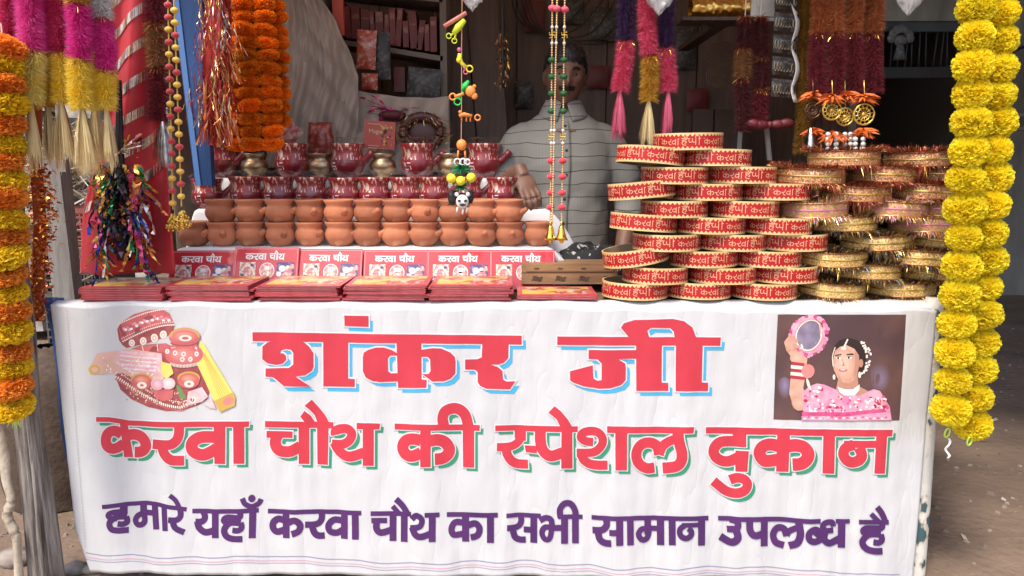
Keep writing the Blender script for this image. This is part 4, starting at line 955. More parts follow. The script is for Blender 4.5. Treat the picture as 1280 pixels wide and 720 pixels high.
for i, (px, k, kd, _) in enumerate(gl):
    same = [q for q in gl if q[1] == k]; j = same.index(gl[i])
    lab = '%s, %s one in the %s layer of the tinsel pile' % (kn[kd], ('left', 'middle' if len(same) == 3 else 'right', 'right')[j], ORD[k] if k else 'bottom')
    if kd not in gp: o = gp[kd] = gold_proto(kd, lab)
    else: o = copy_tree(gp[kd])
    o['label'] = lab
    y = .14 + rng.uniform(-.015, .02)
    o.location = (P(px, 300, y).x, y, TZ + .011 + k * .0502); o.rotation_euler = (rng.uniform(-.05, .05), rng.uniform(-.06, .06), rng.uniform(0, 6.28))
for k in range(8):
    for j, px in enumerate((1068, 1150)):
        kd = 'aaaabccc'[k]; o = copy_tree(gp[kd]); y = .37 + rng.uniform(-.01, .01)
        o['label'] = '%s, %s layer of the rear tinsel pile, %s column' % (kn[kd], ORD[k], ('left', 'right')[j])
        o.location = (P(px + (22 if k % 2 else -12), 300, y).x, y, TZ + .011 + k * .0502); o.rotation_euler = (rng.uniform(-.04, .04), rng.uniform(-.04, .04), rng.uniform(0, 6.28))
# ------------------------------------------------------------------ posts at the front
M_log = mat('weathered_log', (.40, .36, .32), (.12, .095, .08), scale=9, rough=.95, stretch=(6, 6, .5), bump=1.0, bscale=22, lo=.30, hi=.62, detail=9, fleck=((.035, .028, .024), 5, .63))
b = MB()
lp = [P(18, 60, -.06), P(20, 200, -.06), P(24, 310, -.06), P(31, 410, -.06), P(35, 520, -.06), P(46, 610, -.06), P(60, 740, -.06)]
lp.append(lp[-1] + Vector((.004, 0, -.12)))
path = [Vector(p) for p in catmull(lp, 24)]; NS = 96; vs = []
for i, p in enumerate(path):
    f = i / len(path); rad = .018 + .033 * min(1, max(0, (f - .28) / .6))
    for j in range(NS):
        an = 2 * PI * j / NS; z = f * 1.9
        g_ = .10 * pnoise(Vector((math.cos(an) * 1.6, math.sin(an) * 1.6, z * 2.2))) + .07 * pnoise(Vector((an * 4.5, z * 1.4, 3))) + .05 * pnoise(Vector((an * 11, z * 3.2, 7)))
        for a0, dep, wd in ((-1.9, .20, .07), (-1.35, .26, .06), (-.8, .16, .05), (-2.5, .2, .06), (1.2, .2, .08)):
            aa = a0 + .22 * pnoise(Vector((z * 2.1, a0 * 3, 0))) + .06 * pnoise(Vector((z * 9, a0, 5))); d_ = (an - aa + PI) % (2 * PI) - PI
            g_ -= dep * math.exp(-(d_ / wd) ** 2) * max(0, min(1, .6 + 1.4 * pnoise(Vector((z * 2.5, a0 * 7, 2)))))
        vs.append(p + Vector((math.cos(an), math.sin(an), 0)) * rad * (1 + g_))
b.add(vs, [(i * NS + (j + 1) % NS, i * NS + j, (i + 1) * NS + j, (i + 1) * NS + (j + 1) % NS) for i in range(len(path) - 1) for j in range(NS)] + [tuple(range(NS)), tuple((len(path) - 1) * NS + j for j in range(NS - 1, -1, -1))])
single('log_post', b, M_log, 'thick weathered grey log post with long cracks left of the banner', 'post', smooth=True)
b = MB()
pts = [P(75, 218, .25), P(84, 300, .25), P(93, 378, .25), P(100, 470, .25)]
for (a, c), w in zip(((P(68, 200, .25), P(96, 480, .25)),), (.085,)):
    d = (c - a); b.box((a + c) / 2, (w, .03, d.length), rot=Matrix.Rotation(math.atan2(d.x, d.z) + PI, 3, 'Y'))
    a2, c2 = P(74, 215, .22), P(98, 420, .22); d = c2 - a2; b.box((a2 + c2) / 2, (.022, .03, d.length), rot=Matrix.Rotation(math.atan2(d.x, d.z) + PI, 3, 'Y'))
single('grey_plank', b, mat('grey_plank_wood', (.30, .28, .26), (.20, .18, .165), scale=8, rough=.9, stretch=(6, 6, .6), bump=.4), 'leaning grey plank with a narrow batten left of the table', 'plank')
b = MB()
bp = [P(-8, 520, -.12), P(4, 560, -.12), P(8, 600, -.12), P(14, 625, -.12), P(9, 645, -.12), P(20, 668, -.12), P(22, 690, -.12), P(24, 722, -.12), P(25, 742, -.12)]
b.tube(catmull(bp, 5), [.0125 + .0015 * math.sin(i * .37) for i in range(41)], 14, wob=.22)
single('crooked_branch', b, mat('pale_bark', (.62, .54, .42), (.42, .34, .25), scale=18, rough=.9, bump=.4), 'pale crooked branch standing at the left edge beside the log post', 'branch', smooth=True)
M_peel = mat('peeling_paint', (.62, .60, .54), (.36, .26, .18), scale=26, rough=.75, bump=.4, bscale=50, lo=.5, hi=.62, stretch=(1, 1, .6), fleck=((.045, .10, .115), 26, .565))
b = MB()
b.tube([P(1169, 372, .03), P(1168, 385, .03), P(1166, 400, .03), P(1158, 520, .03), P(1150, 640, .03), P(1143, 735, .03), P(1142, 735, .03) + Vector((0, 0, -.12))], [.026, .027, .027, .028, .028, .029, .029], 18, wob=.05)
single('painted_post', b, M_peel, 'white painted post with peeling flakes and dark patches at the right end of the banner', 'post', smooth=True)
M_bluetarp = mat('blue_tarpaulin', (.045, .105, .30), (.03, .07, .22), scale=4, rough=.5, bump=.2, bscale=12)
b = MB()
def btf(u, v):
    l = P(50 + v * 40, 374 + v * 255, .02); r_ = P(74 + v * 34, 374 + v * 255, .02)
    p = l + (r_ - l) * u; p.y = .035 + .012 * math.sin(u * 5 + v * 7) + .02 * u
    return p
b.sheet(btf, 8, 40, .003)
single('blue_tarp_strip', b, M_bluetarp, 'narrow strip of blue tarpaulin hanging along the left edge of the banner', 'tarpaulin', smooth=True)
b = MB()
M_bluepaint = mat('blue_painted_wood', (.02, .085, .27), (.014, .055, .17), scale=6, rough=.55, stretch=(4, 4, .6), bump=.15)
q = [P(213, -20, .42), P(251, -20, .42), P(265, 232, .42), P(244, 232, .42)]
b.add([p for p in q] + [p + Vector((0, .035, 0)) for p in q], [(0, 3, 2, 1), (4, 5, 6, 7), (0, 1, 5, 4), (1, 2, 6, 5), (2, 3, 7, 6), (3, 0, 4, 7)])
q2 = [P(214, -20, .415), P(221, -20, .415), P(251, 232, .415), P(245, 232, .415)]
b.add([p for p in q2] + [p + Vector((0, .01, 0)) for p in q2], [(0, 3, 2, 1), (4, 5, 6, 7), (0, 1, 5, 4), (1, 2, 6, 5), (2, 3, 7, 6), (3, 0, 4, 7)], 1)
single('blue_plank', b, [M_bluepaint, mat('blue_edge', (.10, .24, .55), rough=.5)], 'bright blue painted plank leaning between the bead strings and the red tinsel', 'plank')

# ------------------------------------------------------------------ marigold garlands
def flower_mesh(name, m, seed, sq=.8, n=1100, Rr=.047):
    r3 = random.Random(seed); b = MB()
    b.ball((0, 0, 0), Rr * .80, 14, sc=(1, 1, sq))
    for i in range(n):
        z = 1 - 2 * (i + .5) / n; a = i * 2.39996 + r3.uniform(-.25, .25); r_ = math.sqrt(max(0, 1 - z * z))
        d = Vector((r_ * math.cos(a), r_ * math.sin(a), z + r3.uniform(-.12, .12))).normalized()
        t1 = d.cross(Vector((0, 0, 1))); t1 = t1.normalized() if t1.length > .01 else Vector((1, 0, 0)); t2 = d.cross(t1)
        an = r3.uniform(0, PI); s_ = t1 * math.cos(an) + t2 * math.sin(an); w_ = t2 * math.cos(an) - t1 * math.sin(an)
        L0, L1_ = Rr * .66, Rr * r3.uniform(.90, 1.07); wd = Rr * r3.uniform(.06, .11)
        def q(p): return Vector((p.x * (1 + .10 * min(1, abs(p.z) / Rr)), p.y * (1 + .10 * min(1, abs(p.z) / Rr)), p.z * sq))
        base = d * L0; tip = d * L1_ + w_ * Rr * r3.uniform(-.1, .1)
        b.add([q(base - s_ * wd * .6), q(base + s_ * wd * .6), q(tip + s_ * wd + w_ * .003), q(tip + d * Rr * .05), q(tip - s_ * wd - w_ * .002)], [(0, 1, 2, 3), (0, 3, 4)])
    me_o = b.build(name, m); me = me_o.data; bpy.data.objects.remove(me_o)
    return me
M_yel = mat('marigold_yellow', (.96, .87, .05), (.94, .79, .03), scale=26, rough=.7, rand=.05, transl=.5)
M_ora = mat('marigold_orange', (.95, .36, .018), (.88, .27, .012), scale=26, rough=.7, rand=.12, transl=.45)
M_ora2 = mat('marigold_bright_orange', (.95, .48, .08), (.92, .38, .05), scale=26, rough=.7, rand=.06, transl=.4)
FY = [flower_mesh('marigold_flower', M_yel, s, .93, 1300) for s in (1, 2, 3)]
FO = [flower_mesh('marigold_flower', M_ora, s, .78) for s in (4, 5, 6)]
FO2 = [flower_mesh('marigold_flower', M_ora2, s, .62, Rr=.052) for s in (7, 8)]
FY2 = [flower_mesh('marigold_flower', mat('marigold_pale_yellow', (.95, .80, .06), (.92, .70, .03), scale=26, rough=.7, transl=.5), s, .62, Rr=.052) for s in (9, 10)]
def garland(name, label, group, cs, meshes, scale, extra_top=None, sqz=1.0):
    t = thing(name, label, 'garland', cs[-1], group)
    b = MB(); b.tube([cs[0] + Vector((0, 0, .06))] + cs, .002, 6); b.build('string', M_string, t)
    for i, c in enumerate(cs):
        me = meshes[i % len(meshes)] if not callable(meshes) else meshes(i)
        o = bpy.data.objects.new('marigold_flower', me); COL.objects.link(o); o.parent = t; o.location = c - cs[-1]
        k = scale * rng.uniform(.92, 1.08); o.scale = (k * rng.uniform(.95, 1.05), k, k * sqz * rng.uniform(.92, 1.05)); o.rotation_euler = (rng.uniform(-.3, .3), rng.uniform(-.3, .3), rng.uniform(0, 6.28))
    return t
def line_pts(p0, p1, n, Y, bend=0, j=1.0):
    out = []
    for i in range(n):
        f = i / (n - 1); out.append(P(p0[0] + (p1[0] - p0[0]) * f + bend * math.sin(f * PI) + rng.uniform(-j, j), p0[1] + (p1[1] - p0[1]) * f, Y + rng.uniform(-.008, .008)))
    return out
ga = garland('marigold_garland', 'bright yellow marigold garland at the right, left one of the pair', 'yellow marigold garlands at the right post', line_pts((1224, -62), (1188, 512), 17, -.16, 3), FY, .99)
gb = garland('marigold_garland', 'bright yellow marigold garland at the right, the longer right one of the pair', 'yellow marigold garlands at the right post', line_pts((1254, -52), (1216, 530), 18, -.13, 5), FY, .96)
M_lime = mat('lime_ring', (.55, .80, .08), rough=.4); M_wstr = mat('white_ribbon', (.82, .80, .78), rough=.7)
for gg, px, py in ((ga, 1184, 541), (gb, 1212, 551)):
    b = MB(); c = P(px, py, -.16); b.tube([c + Vector((.008 * math.cos(a * PI / 8), .004 * math.cos(a * PI / 8 + 1), .015 * math.sin(a * PI / 8))) for a in range(17)], .0024, 6, caps=False); b.build('end_ring', M_lime, gg)
b = MB(); c = P(1186, 548, -.16)
b.sheet(lambda u, v: c + Vector((.007 * (u - .5) + .006 * math.sin(v * 9), .002 * math.sin(v * 12), -.06 * v)), 2, 14, .001); b.build('ribbon_end', M_wstr, ga)
gx = garland('marigold_garland', 'garland of alternating yellow and orange marigolds hanging at the left edge before the log', None, line_pts((4, 60), (14, 508), 20, -.24, -4), lambda i: (FY2 if i % 2 else FO2)[i % 2 ^ (i // 2) % 2], 1.05)
b = MB(); c = P(19, 530, -.24)
for k in range(7): b.hair(c + Vector((0, 0, .03)), (rng.uniform(-.6, .6), rng.uniform(-.3, .3), -1), .045, .006)
b.build('end_tuft', M_lime, gx)
for px, Yg, nm, n in ((314, .30, 'left', 14), (337, .32, 'right', 14), (289, .37, 'far left half-hidden', 14), (352, .38, 'far right half-hidden', 14)):
    dx = {314: (298, 316), 337: (323, 341), 289: (290, 296), 352: (340, 349)}[px]
    garland('orange_garland', 'deep orange marigold garland above the maroon pots, %s strand' % nm, 'orange marigold garlands over the maroon pots', line_pts((dx[0], -42), (dx[1], 180 if px < 350 else 150), 15 if px < 350 else 13, Yg, 2), FO, .78, sqz=.78)

# ------------------------------------------------------------------ fuzzy garlands with tassels
def fuzzy(mb, path, r0, r1, n, mi=0, w=.0016, down=.25):
    path = [Vector(p) for p in path]; k = len(path) - 1
    for i in range(n):
        t = rng.random() * k; j = min(int(t), k - 1); f = t - j
        p = path[j].lerp(path[j + 1], f); ax = (path[j + 1] - path[j]).normalized()
        a = rng.uniform(0, 2 * PI); u = ax.cross(Vector((0, 1, 0))).normalized(); v = ax.cross(u)
        d = u * math.cos(a) + v * math.sin(a) + ax * rng.uniform(-.35, .35 + down)
        ln = (r1 - r0) * rng.uniform(.7, 1.12); rr = r0 * rng.uniform(.8, 1)
        mb.hair(p + (u * math.cos(a) + v * math.sin(a)) * rr, d, ln, w, mi, .12)
def fcore(mb, path, r, mi=0):
    mb.tube(path, r, 12, mi, wob=.25)
def fm(nm, c, c2): return mat('fuzz_' + nm, c, c2, scale=30, rough=.8, transl=.4)
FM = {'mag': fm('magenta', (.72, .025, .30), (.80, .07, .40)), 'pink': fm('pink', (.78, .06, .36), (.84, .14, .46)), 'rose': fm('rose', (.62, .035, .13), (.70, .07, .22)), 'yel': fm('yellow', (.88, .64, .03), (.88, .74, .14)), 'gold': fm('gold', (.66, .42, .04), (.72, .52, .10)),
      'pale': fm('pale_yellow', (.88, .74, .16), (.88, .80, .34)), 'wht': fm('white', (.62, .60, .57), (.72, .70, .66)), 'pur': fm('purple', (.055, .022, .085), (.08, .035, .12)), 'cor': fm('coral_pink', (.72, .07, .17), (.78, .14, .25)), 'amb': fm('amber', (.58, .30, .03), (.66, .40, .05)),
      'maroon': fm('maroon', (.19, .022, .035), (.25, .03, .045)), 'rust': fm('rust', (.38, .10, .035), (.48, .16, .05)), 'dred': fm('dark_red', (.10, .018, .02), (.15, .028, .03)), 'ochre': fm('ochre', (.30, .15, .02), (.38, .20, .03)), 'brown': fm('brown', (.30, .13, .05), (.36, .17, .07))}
M_tinsel_rg = [F['red'], F['gld'], mat('copper_tinsel', (.70, .25, .10), rough=.25, metal=.7)]
def tassel(mb, top, ln, sp, n=420, mi=0, w=.0010):
    cl = [(rng.uniform(0, 2 * PI), sp * math.sqrt(rng.random()) * 1.1, rng.uniform(.72, 1.08)) for _ in range(14)]
    for i in range(n):
        a, r_, lk = cl[rng.randrange(14)]; a += rng.gauss(0, .25); r_ *= rng.uniform(.75, 1.2)
        p0 = top + Vector((math.cos(a) * .004, math.sin(a) * .004, 0)); p1 = top + Vector((math.cos(a) * r_ * .7, math.sin(a) * r_ * .7, -ln * .45)); p2 = top + Vector((math.cos(a) * r_, math.sin(a) * r_, -ln * lk * rng.uniform(.9, 1.04)))
        s_ = Vector((math.cos(a + 1.4), math.sin(a + 1.4), 0)) * w / 2
        mb.add([p0 - s_, p0 + s_, p1 - s_, p1 + s_, p2 - s_ * .6, p2 + s_ * .6], [(0, 1, 3, 2), (2, 3, 5, 4)], mi)
def fuzzy_garland(label, group, px0, px1, segs, Y, r_, tas, dens=1900, tcol='pale', top=None, name='fuzzy_garland'):
    """segs: (material key, top pixel row, bottom pixel row)"""
    y0, y1 = segs[0][1], segs[-1][2]
    def at(py): f = (py - y0) / (y1 - y0); return P(px0 + (px1 - px0) * f + 1.5 * math.sin(py * .05 + px0), py, Y)
    t = thing(name, label, 'garland', at(y1), group)
    b = MB(); b.tube([at(y0) + Vector((0, 0, .12)), at(y0)], .002, 5); b.build('string', M_string, t)
    for i, (c, a, d) in enumerate(segs):
        path = [at(a + (d - a) * k / 8) for k in range(9)]; b = MB()
        rr = [r_ * .42] * 9
        fcore(b, path, rr); L = (path[0] - path[-1]).length
        fuzzy(b, path, r_ * .38, r_ * 1.38, int(1.7 * dens * L / .15 * (r_ / .034)), w=.0013)
        b.build('fuzzy_segment', FM[c], t)
        if i or a > 0:
            b = MB(); c0 = path[0]
            for k in range(130):
                an = rng.uniform(0, 2 * PI); d_ = Vector((math.cos(an), math.sin(an), rng.uniform(-1.2, .5)))
                b.hair(c0 + Vector((math.cos(an) * r_ * .3, math.sin(an) * r_ * .3, rng.uniform(-.006, .006))), d_, r_ * rng.uniform(.5, 1.05), .0018, rng.randrange(3), .3)
            b.build('tinsel_ring', M_tinsel_rg, t)
    if tas:
        b = MB(); top_ = at(y1) + Vector((0, 0, .01)); ln = (top_ - P(px1, tas[0], Y)).length
        tassel(b, top_, ln, tas[1]); b.build('tassel', FM[tcol] if tcol in FM else tcol, t)
    return t
M_tas = mat('straw_tassel', (.84, .72, .42), (.72, .55, .26), scale=60, rough=.6, stretch=(3, 3, .3), transl=.3)
GL = 'pink and yellow fuzzy garlands at the top left'
fuzzy_garland('fuzzy garland fading from pink to dull gold, farthest left', GL, 8, 12, [('rose', -60, 50), ('gold', 52, 112)], -.13, .026, (208, .02), tcol=M_tas)
fuzzy_garland('bright pink fuzzy garland with a thick pale yellow end, second from the left edge', GL, 36, 40, [('pink', -60, 62), ('pale', 64, 128)], -.20, .030, (212, .024), 2200, M_tas)
fuzzy_garland('magenta fuzzy garland with a brownish gold end hanging behind the pale yellow one', GL, 57, 58, [('mag', -60, 66), ('gold', 68, 134)], -.13, .024, (214, .02), tcol=M_tas)
fuzzy_garland('rose red fuzzy garland with a slim yellow end, in the middle of the pink row', GL, 72, 76, [('rose', -60, 64), ('yel', 66, 128)], -.16, .024, (216, .035), tcol=M_tas)
fuzzy_garland('magenta fuzzy garland with a full yellow end and wide straw tassel', GL, 94, 102, [('amb', -60, 4), ('mag', 6, 72), ('yel', 74, 136)], -.21, .028, (218, .045), 2200, M_tas)
fuzzy_garland('magenta fuzzy garland with white top, nearest the red striped cloth', GL, 124, 134, [('wht', -60, 22), ('mag', 24, 86), ('yel', 88, 136)], -.17, .026, (212, .022), 2200, M_tas)
fuzzy_garland('dim pink fuzzy garland half hidden between the magenta ones', GL, 116, 118, [('rose', -60, 58), ('gold', 60, 128)], -.10, .022, (205, .03), tcol=M_tas)
M_ptas = mat('pink_tassel', (.80, .20, .32), (.62, .08, .18), scale=60, rough=.6, stretch=(3, 3, .3), transl=.3)
GRt = 'purple and pink fuzzy garlands beside the man'
fuzzy_garland('purple fuzzy garland with long coral pink end and pink tassel, left of three', GRt, 790, 776, [('pur', -60, 50), ('cor', 53, 114)], .38, .029, (174, .026), 1500, M_ptas)
fuzzy_garland('coral pink fuzzy garland with yellow end and long yellow tassel, middle of three', GRt, 808, 812, [('cor', -60, 68), ('amb', 71, 126)], .36, .029, (188, .026), 1500, M_tas)
fuzzy_garland('purple fuzzy garland with coral pink end and short tassel, right of three', GRt, 832, 834, [('pur', -60, 58), ('cor', 61, 114)], .38, .028, (166, .022), 1500, M_ptas)
GM = 'maroon fuzzy garlands at the right'
for i, (px, Yq) in enumerate(((1022, .42), (1044, .40), (1068, .42), (1092, .44))):
    fuzzy_garland('maroon fuzzy garland with rust orange top, %s of the four behind the gold medallions' % ORD[i], GM, px + 3, px, [('rust', -60, 40), ('maroon', 42, 116)], Yq, .028, None, 1500)
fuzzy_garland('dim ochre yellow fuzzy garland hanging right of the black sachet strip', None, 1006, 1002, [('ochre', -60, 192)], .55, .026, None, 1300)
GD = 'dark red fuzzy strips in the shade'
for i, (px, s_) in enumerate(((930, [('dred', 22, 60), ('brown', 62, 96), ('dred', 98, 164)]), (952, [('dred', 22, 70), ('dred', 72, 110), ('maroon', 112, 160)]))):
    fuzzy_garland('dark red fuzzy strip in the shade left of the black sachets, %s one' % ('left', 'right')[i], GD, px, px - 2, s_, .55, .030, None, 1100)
fuzzy_garland('dull brown and plum fuzzy garland behind the red striped cloth and the bead strings', None, 192, 198, [('maroon', -60, 28), ('brown', 30, 84), ('maroon', 86, 150)], .18, .032, None, 1300)
# tinsel-tipped silver tassel below it
b = MB(); tassel(b, P(203, 152, .16), .13, .035, 260, w=.001); single('silver_tassel', b, M_silver, 'dull silver tassel hanging right of the red striped cloth', 'tassel')

# medallions, orange petals and pearls under the maroon garlands
M_orp = mat('orange_petal_cloth', (.72, .17, .03), (.60, .11, .02), scale=20, rough=.6)
M_pearl = mat('pearl', (.74, .72, .68), rough=.25, coat=.4)
for i, (px, py, rr, Yq) in enumerate(((1016, 138, .026, .40), (1040, 138, .031, .36), (1056, 146, .029, .40), (1080, 143, .034, .36))):
    t = thing('medallion_hanging', ['dark round ornament under orange petals, farthest left of the four hangings', 'bright gold openwork medallion with two strands of pearls below, second from the left', 'dull gold medallion low between two brighter ones', 'large bright gold medallion at the right above orange petals'][i], 'hanging', P(px, py, Yq), 'gold medallion hangings under the maroon garlands')
    c = P(px, py, Yq); b = MB()
    b.tube([c + Vector((math.cos(a * PI / 12) * rr, 0, math.sin(a * PI / 12) * rr)) for a in range(25)], .0034, 8, caps=False)
    b.tube([c + Vector((math.cos(a * PI / 12) * rr * .62, 0, math.sin(a * PI / 12) * rr * .62)) for a in range(25)], .0022, 6, caps=False)
    for k in range(12):
        a = k * PI / 6; b.tube([c + Vector((math.cos(a) * rr * .2, 0, math.sin(a) * rr * .2)), c + Vector((math.cos(a + .2) * rr * .97, 0, math.sin(a + .2) * rr * .97))], .0018, 5)
    b.ball(c, rr * .24, 10, sc=(1, .5, 1)); b.tube([c + Vector((0, 0, rr)), P(px, 100, Yq)], .0016, 5)
    b.build('medallion', M_goldpaint if i else mat('dark_bronze', (.16, .08, .045), rough=.3, metal=.7), t, smooth=True)
    for (yy, n_, w_) in ((118 + (i % 2) * 3, 46, .055), (164 + (i % 3) * 4, 46, .05)):
        cc = P(px, yy, Yq); b = MB()
        for k in range(n_):
            a = rng.uniform(0, 2 * PI); d = Vector((math.cos(a), math.sin(a) * .7, rng.uniform(-.45, .1)))
            b.hair(cc + Vector((0, .0, rng.uniform(-.008, .008))), d, w_ * rng.uniform(.5, 1.05), .012, 0, .15)
        b.build('petal_tuft', M_orp, t)
    if i:
        npe = (0, 4, 3, 5)[i]
        for dx in (-5, 5) if i != 2 else (0, 7):
            for k in range(npe):
                b = MB(); b.ball(P(px + dx - (6 if i == 3 else 0), 168 + (i == 3) * 6 + k * 6.2, Yq - .01), .0088, 10); b.build('pearl', M_pearl, t, smooth=True)
b = MB(); tassel(b, P(1013, 160, .38), .075, .022, 120, w=.003); single('silver_tinsel_tassel', b, M_silver, 'small silver tinsel tassel under the dark round ornament', 'tassel')

# ------------------------------------------------------------------ strings of beads
def bead_string(label, group, pts, beads, endm, M_th, r_th=.0012):
    t = thing('bead_string', label, 'bead string', pts[-1], group)
    b = MB(); b.tube(pts, r_th, 5); b.build('thread', M_th, t)
    for nm, m, lst in beads:
        if len(lst) > 30:
            b = MB()
            for c, r_, sc in lst: b.ball(c, r_, 8, sc=sc)
            tag(b.build(nm, m, t, smooth=True), kind='stuff')
            continue
        for c, r_, sc in lst:
            b = MB(); b.ball(c, r_, 12, sc=sc); b.build(nm, m, t, smooth=True)
    return t
M_rbead = mat('red_bead', (.58, .03, .05), rough=.6, sheen=.5); M_ybead = mat('yellow_bead', (.82, .52, .06), rough=.6, sheen=.5); M_gthread = mat('gold_thread', (.72, .50, .12), rough=.4, metal=.4)
M_gbead = mat('green_bead', (.01, .10, .03), rough=.6); M_pbead = mat('pink_bead', (.74, .10, .16), rough=.7); M_tinyb = mat('tiny_gold_beads', (.70, .50, .26), rough=.35, metal=.5)
def bell(mb, c, h, r_):
    mb.lathe([(0, h), (r_ * .25, h), (r_ * .42, h * .85), (r_ * .55, h * .5), (r_ * .72, h * .22), (r_, 0), (r_ * .93, 0), (r_ * .6, h * .3), (r_ * .3, h * .8)], 18, c)
    mb.tube([c + Vector((0, 0, h)), c + Vector((0, 0, h * 1.22))], r_ * .18, 8); mb.ball(c + Vector((0, 0, -.004)), r_ * .35, 8)
for i, (x0, x1, y1, ph) in enumerate(((209, 216, 262, 0), (216, 227, 258, 1))):
    pts = [P(x0 + (x1 - x0) * k / 12, -40 + (y1 + 40) * k / 12, .10 - .02 * i) for k in range(13)]
    rl, yl = [], []
    for k in range(17):
        py = 6 + k * 15.5 + (7 if i else 0)
        if py > y1 - 4: break
        c = P(x0 + (x1 - x0) * (py + 40) / (y1 + 40), py, .10 - .02 * i); (rl if (k + i) % 3 in (0,) else yl if (k % 2 == 0 or i) else rl).append((c, .0115, (1, 1, .8)))
    t = bead_string('gold thread with red and yellow pompom beads, %s of the two strings' % ('left', 'right')[i], 'red and yellow bead strings at the blue plank', pts, [('red_bead', M_rbead, rl), ('yellow_bead', M_ybead, yl)], None, M_gthread, .0022)
    b = MB(); c = pts[-1]
    for k in range(160):
        a = rng.uniform(0, 2 * PI); r_ = .028 * math.sqrt(rng.random()); d = Vector((math.cos(a) * r_, math.sin(a) * r_, -.065 * rng.uniform(.8, 1.05)))
        b.ball(c + d * rng.uniform(.25, 1), .0036, 5)
    b.build('gold_bead_tassel', M_goldpaint, t, smooth=True)
for i, (px, pe, bl) in enumerate(((690.5, 688, True), (696.5, 690, False), (706, 702, True))):
    Yq = .06 - .01 * (i == 1)
    f = lambda py: P(px + (pe - px) * max(0, py) / 285, py, Yq)
    tiny = [(f(py), .0031, (1, 1, 1.1)) for py in [-30 + 3.1 * k for k in range(100)]]
    red = [(f(py), .0128, (1, 1, .75)) for py in (201, 221, 241, 259)] if i != 1 else []
    pk = [(f(10 + i), .0125, (1, 1, .75))]; gr = [(f(py), .0118, (1, 1, .72)) for py in (75, 96, 117, 139)] if i != 1 else []
    wh = [(f(py), .005, (1, 1, 1)) for py in (34, 54, 163, 179)]
    t = bead_string(['left long string of tiny gold beads with red and green beads, ending in a bell', 'plain middle string of tiny gold beads close beside the left one', 'right long string of tiny gold beads with red and green beads, ending in a bell'][i], 'gold bead strings hanging before the man', [f(-40), f(100), f(284)], [('tiny_beads', M_tinyb, tiny), ('pink_bead', M_pbead, pk), ('white_bead', M_pearl, wh)] + ([('red_bead', M_rbead, red), ('green_bead', M_gbead, gr)] if i != 1 else []), None, M_gthread)
    for py in (44, 171):                                # little gold charms of crossed bars
        c = f(py); b = MB()
        if i == 1: continue
        q = .0078
        for p_ in ([(0, -q), (0, q), (q, q)], [(0, q), (0, -q), (-q, -q)], [(-q, 0), (q, 0), (q, -q)], [(q, 0), (-q, 0), (-q, q)]): b.tube([c + Vector((x, -.003, z)) for x, z in p_], .0014, 6)
        b.build('gold_charm', M_goldpaint, t)
    if bl:
        b = MB(); bell(b, f(300) + Vector((0, 0, 0)), .046, .020); b.build('bell', mat('shiny_brass', (.85, .55, .10), rough=.14, metal=1.0), t, smooth=True)

# ------------------------------------------------------------------ toy hanging in the middle
def tp(px, py, dy=0): return P(px, py, .02 + dy)
ty = thing('toy_hanging', 'string of small plastic animals above yellow balls and a black and white toy', 'toy', tp(576, 270), None)
b = MB(); b.tube([tp(578, -40), tp(577, 60), tp(577, 120), tp(576.5, 180)], .0013, 5); b.build('string', mat('orange_string', (.62, .30, .16), rough=.8), ty)
def blob(mb, pts, r_):
    for (x, y, k) in pts: mb.ball(tp(x, y, rng.uniform(-.004, .004)), r_ * k, 8, sc=(1, .6, 1))
M_pl = {k: mat('plastic_' + k, c, rough=.4) for k, c in (('lime', (.72, .82, .05)), ('orange', (.85, .28, .06)), ('green', (.03, .58, .10)), ('salmon', (.72, .25, .20)), ('yellow', (.85, .72, .04)), ('white', (.82, .80, .78)), ('black', (.02, .018, .018)), ('pink', (.74, .14, .30)))}
b = MB(); b.tube([tp(555, 33), tp(583, 16)], .0085, 10, sq=.7); b.build('salmon_stick', M_pl['salmon'], ty, smooth=True)
def loop(mb, px, py, r_, th=.0018): c = tp(px, py); mb.tube([c + Vector((math.cos(a * PI / 7) * r_, 0, math.sin(a * PI / 7) * r_)) for a in range(15)], th, 6, caps=False)
b = MB(); b.tube([tp(581, 25), tp(573, 34), tp(567, 42)], [.007, .011, .007], 10); b.tube([tp(569, 40), tp(563, 45)], .003, 6); b.tube([tp(570, 40), tp(568, 50)], .003, 6); loop(b, 561, 45, .007); loop(b, 568, 51, .007); b.build('toy_animal', M_pl['lime'], ty, smooth=True)
b = MB(); b.tube([tp(575, 67), tp(574, 73), tp(578, 80), tp(584, 84)], [.006, .008, .006, .004], 8); loop(b, 587, 86, .009, .0025); b.ball(tp(574, 75), .009, 8); b.build('toy_animal', M_pl['yellow'], ty, smooth=True)
b = MB(); b.ball(tp(574, 62), .0065, 8); b.tube([tp(579, 82), tp(582, 88)], .003, 6); loop(b, 582, 90, .006); b.build('toy_animal', M_pl['pink'], ty, smooth=True)
b = MB(); b.tube([tp(586, 101), tp(581, 107), tp(579, 114)], [.004, .009, .006], 8); b.tube([tp(579, 114), tp(573, 124)], .003, 6); loop(b, 572, 127, .010, .0025); b.build('toy_animal', M_pl['green'], ty, smooth=True)
b = MB(); b.ball(tp(588, 114), .016, 10, sc=(1, .5, 1)); b.ball(tp(593, 120), .010, 8, sc=(1, .5, 1)); b.ball(tp(593, 108), .006, 8); b.tube([tp(580, 117), tp(568, 121)], .0045, 8); loop(b, 566, 121, .009, .0028); b.build('toy_animal', M_pl['orange'], ty, smooth=True)
b = MB(); b.tube([tp(574, 145), tp(580, 143), tp(590, 145)], [.008, .011, .008], 10, sq=.6); b.ball(tp(575, 140), .005, 8)
for x in (577, 583, 588): b.tube([tp(x, 146), tp(x, 152)], .0024, 6)
loop(b, 597, 147, .008, .0026); b.build('toy_animal', M_pl['orange'], ty, smooth=True)
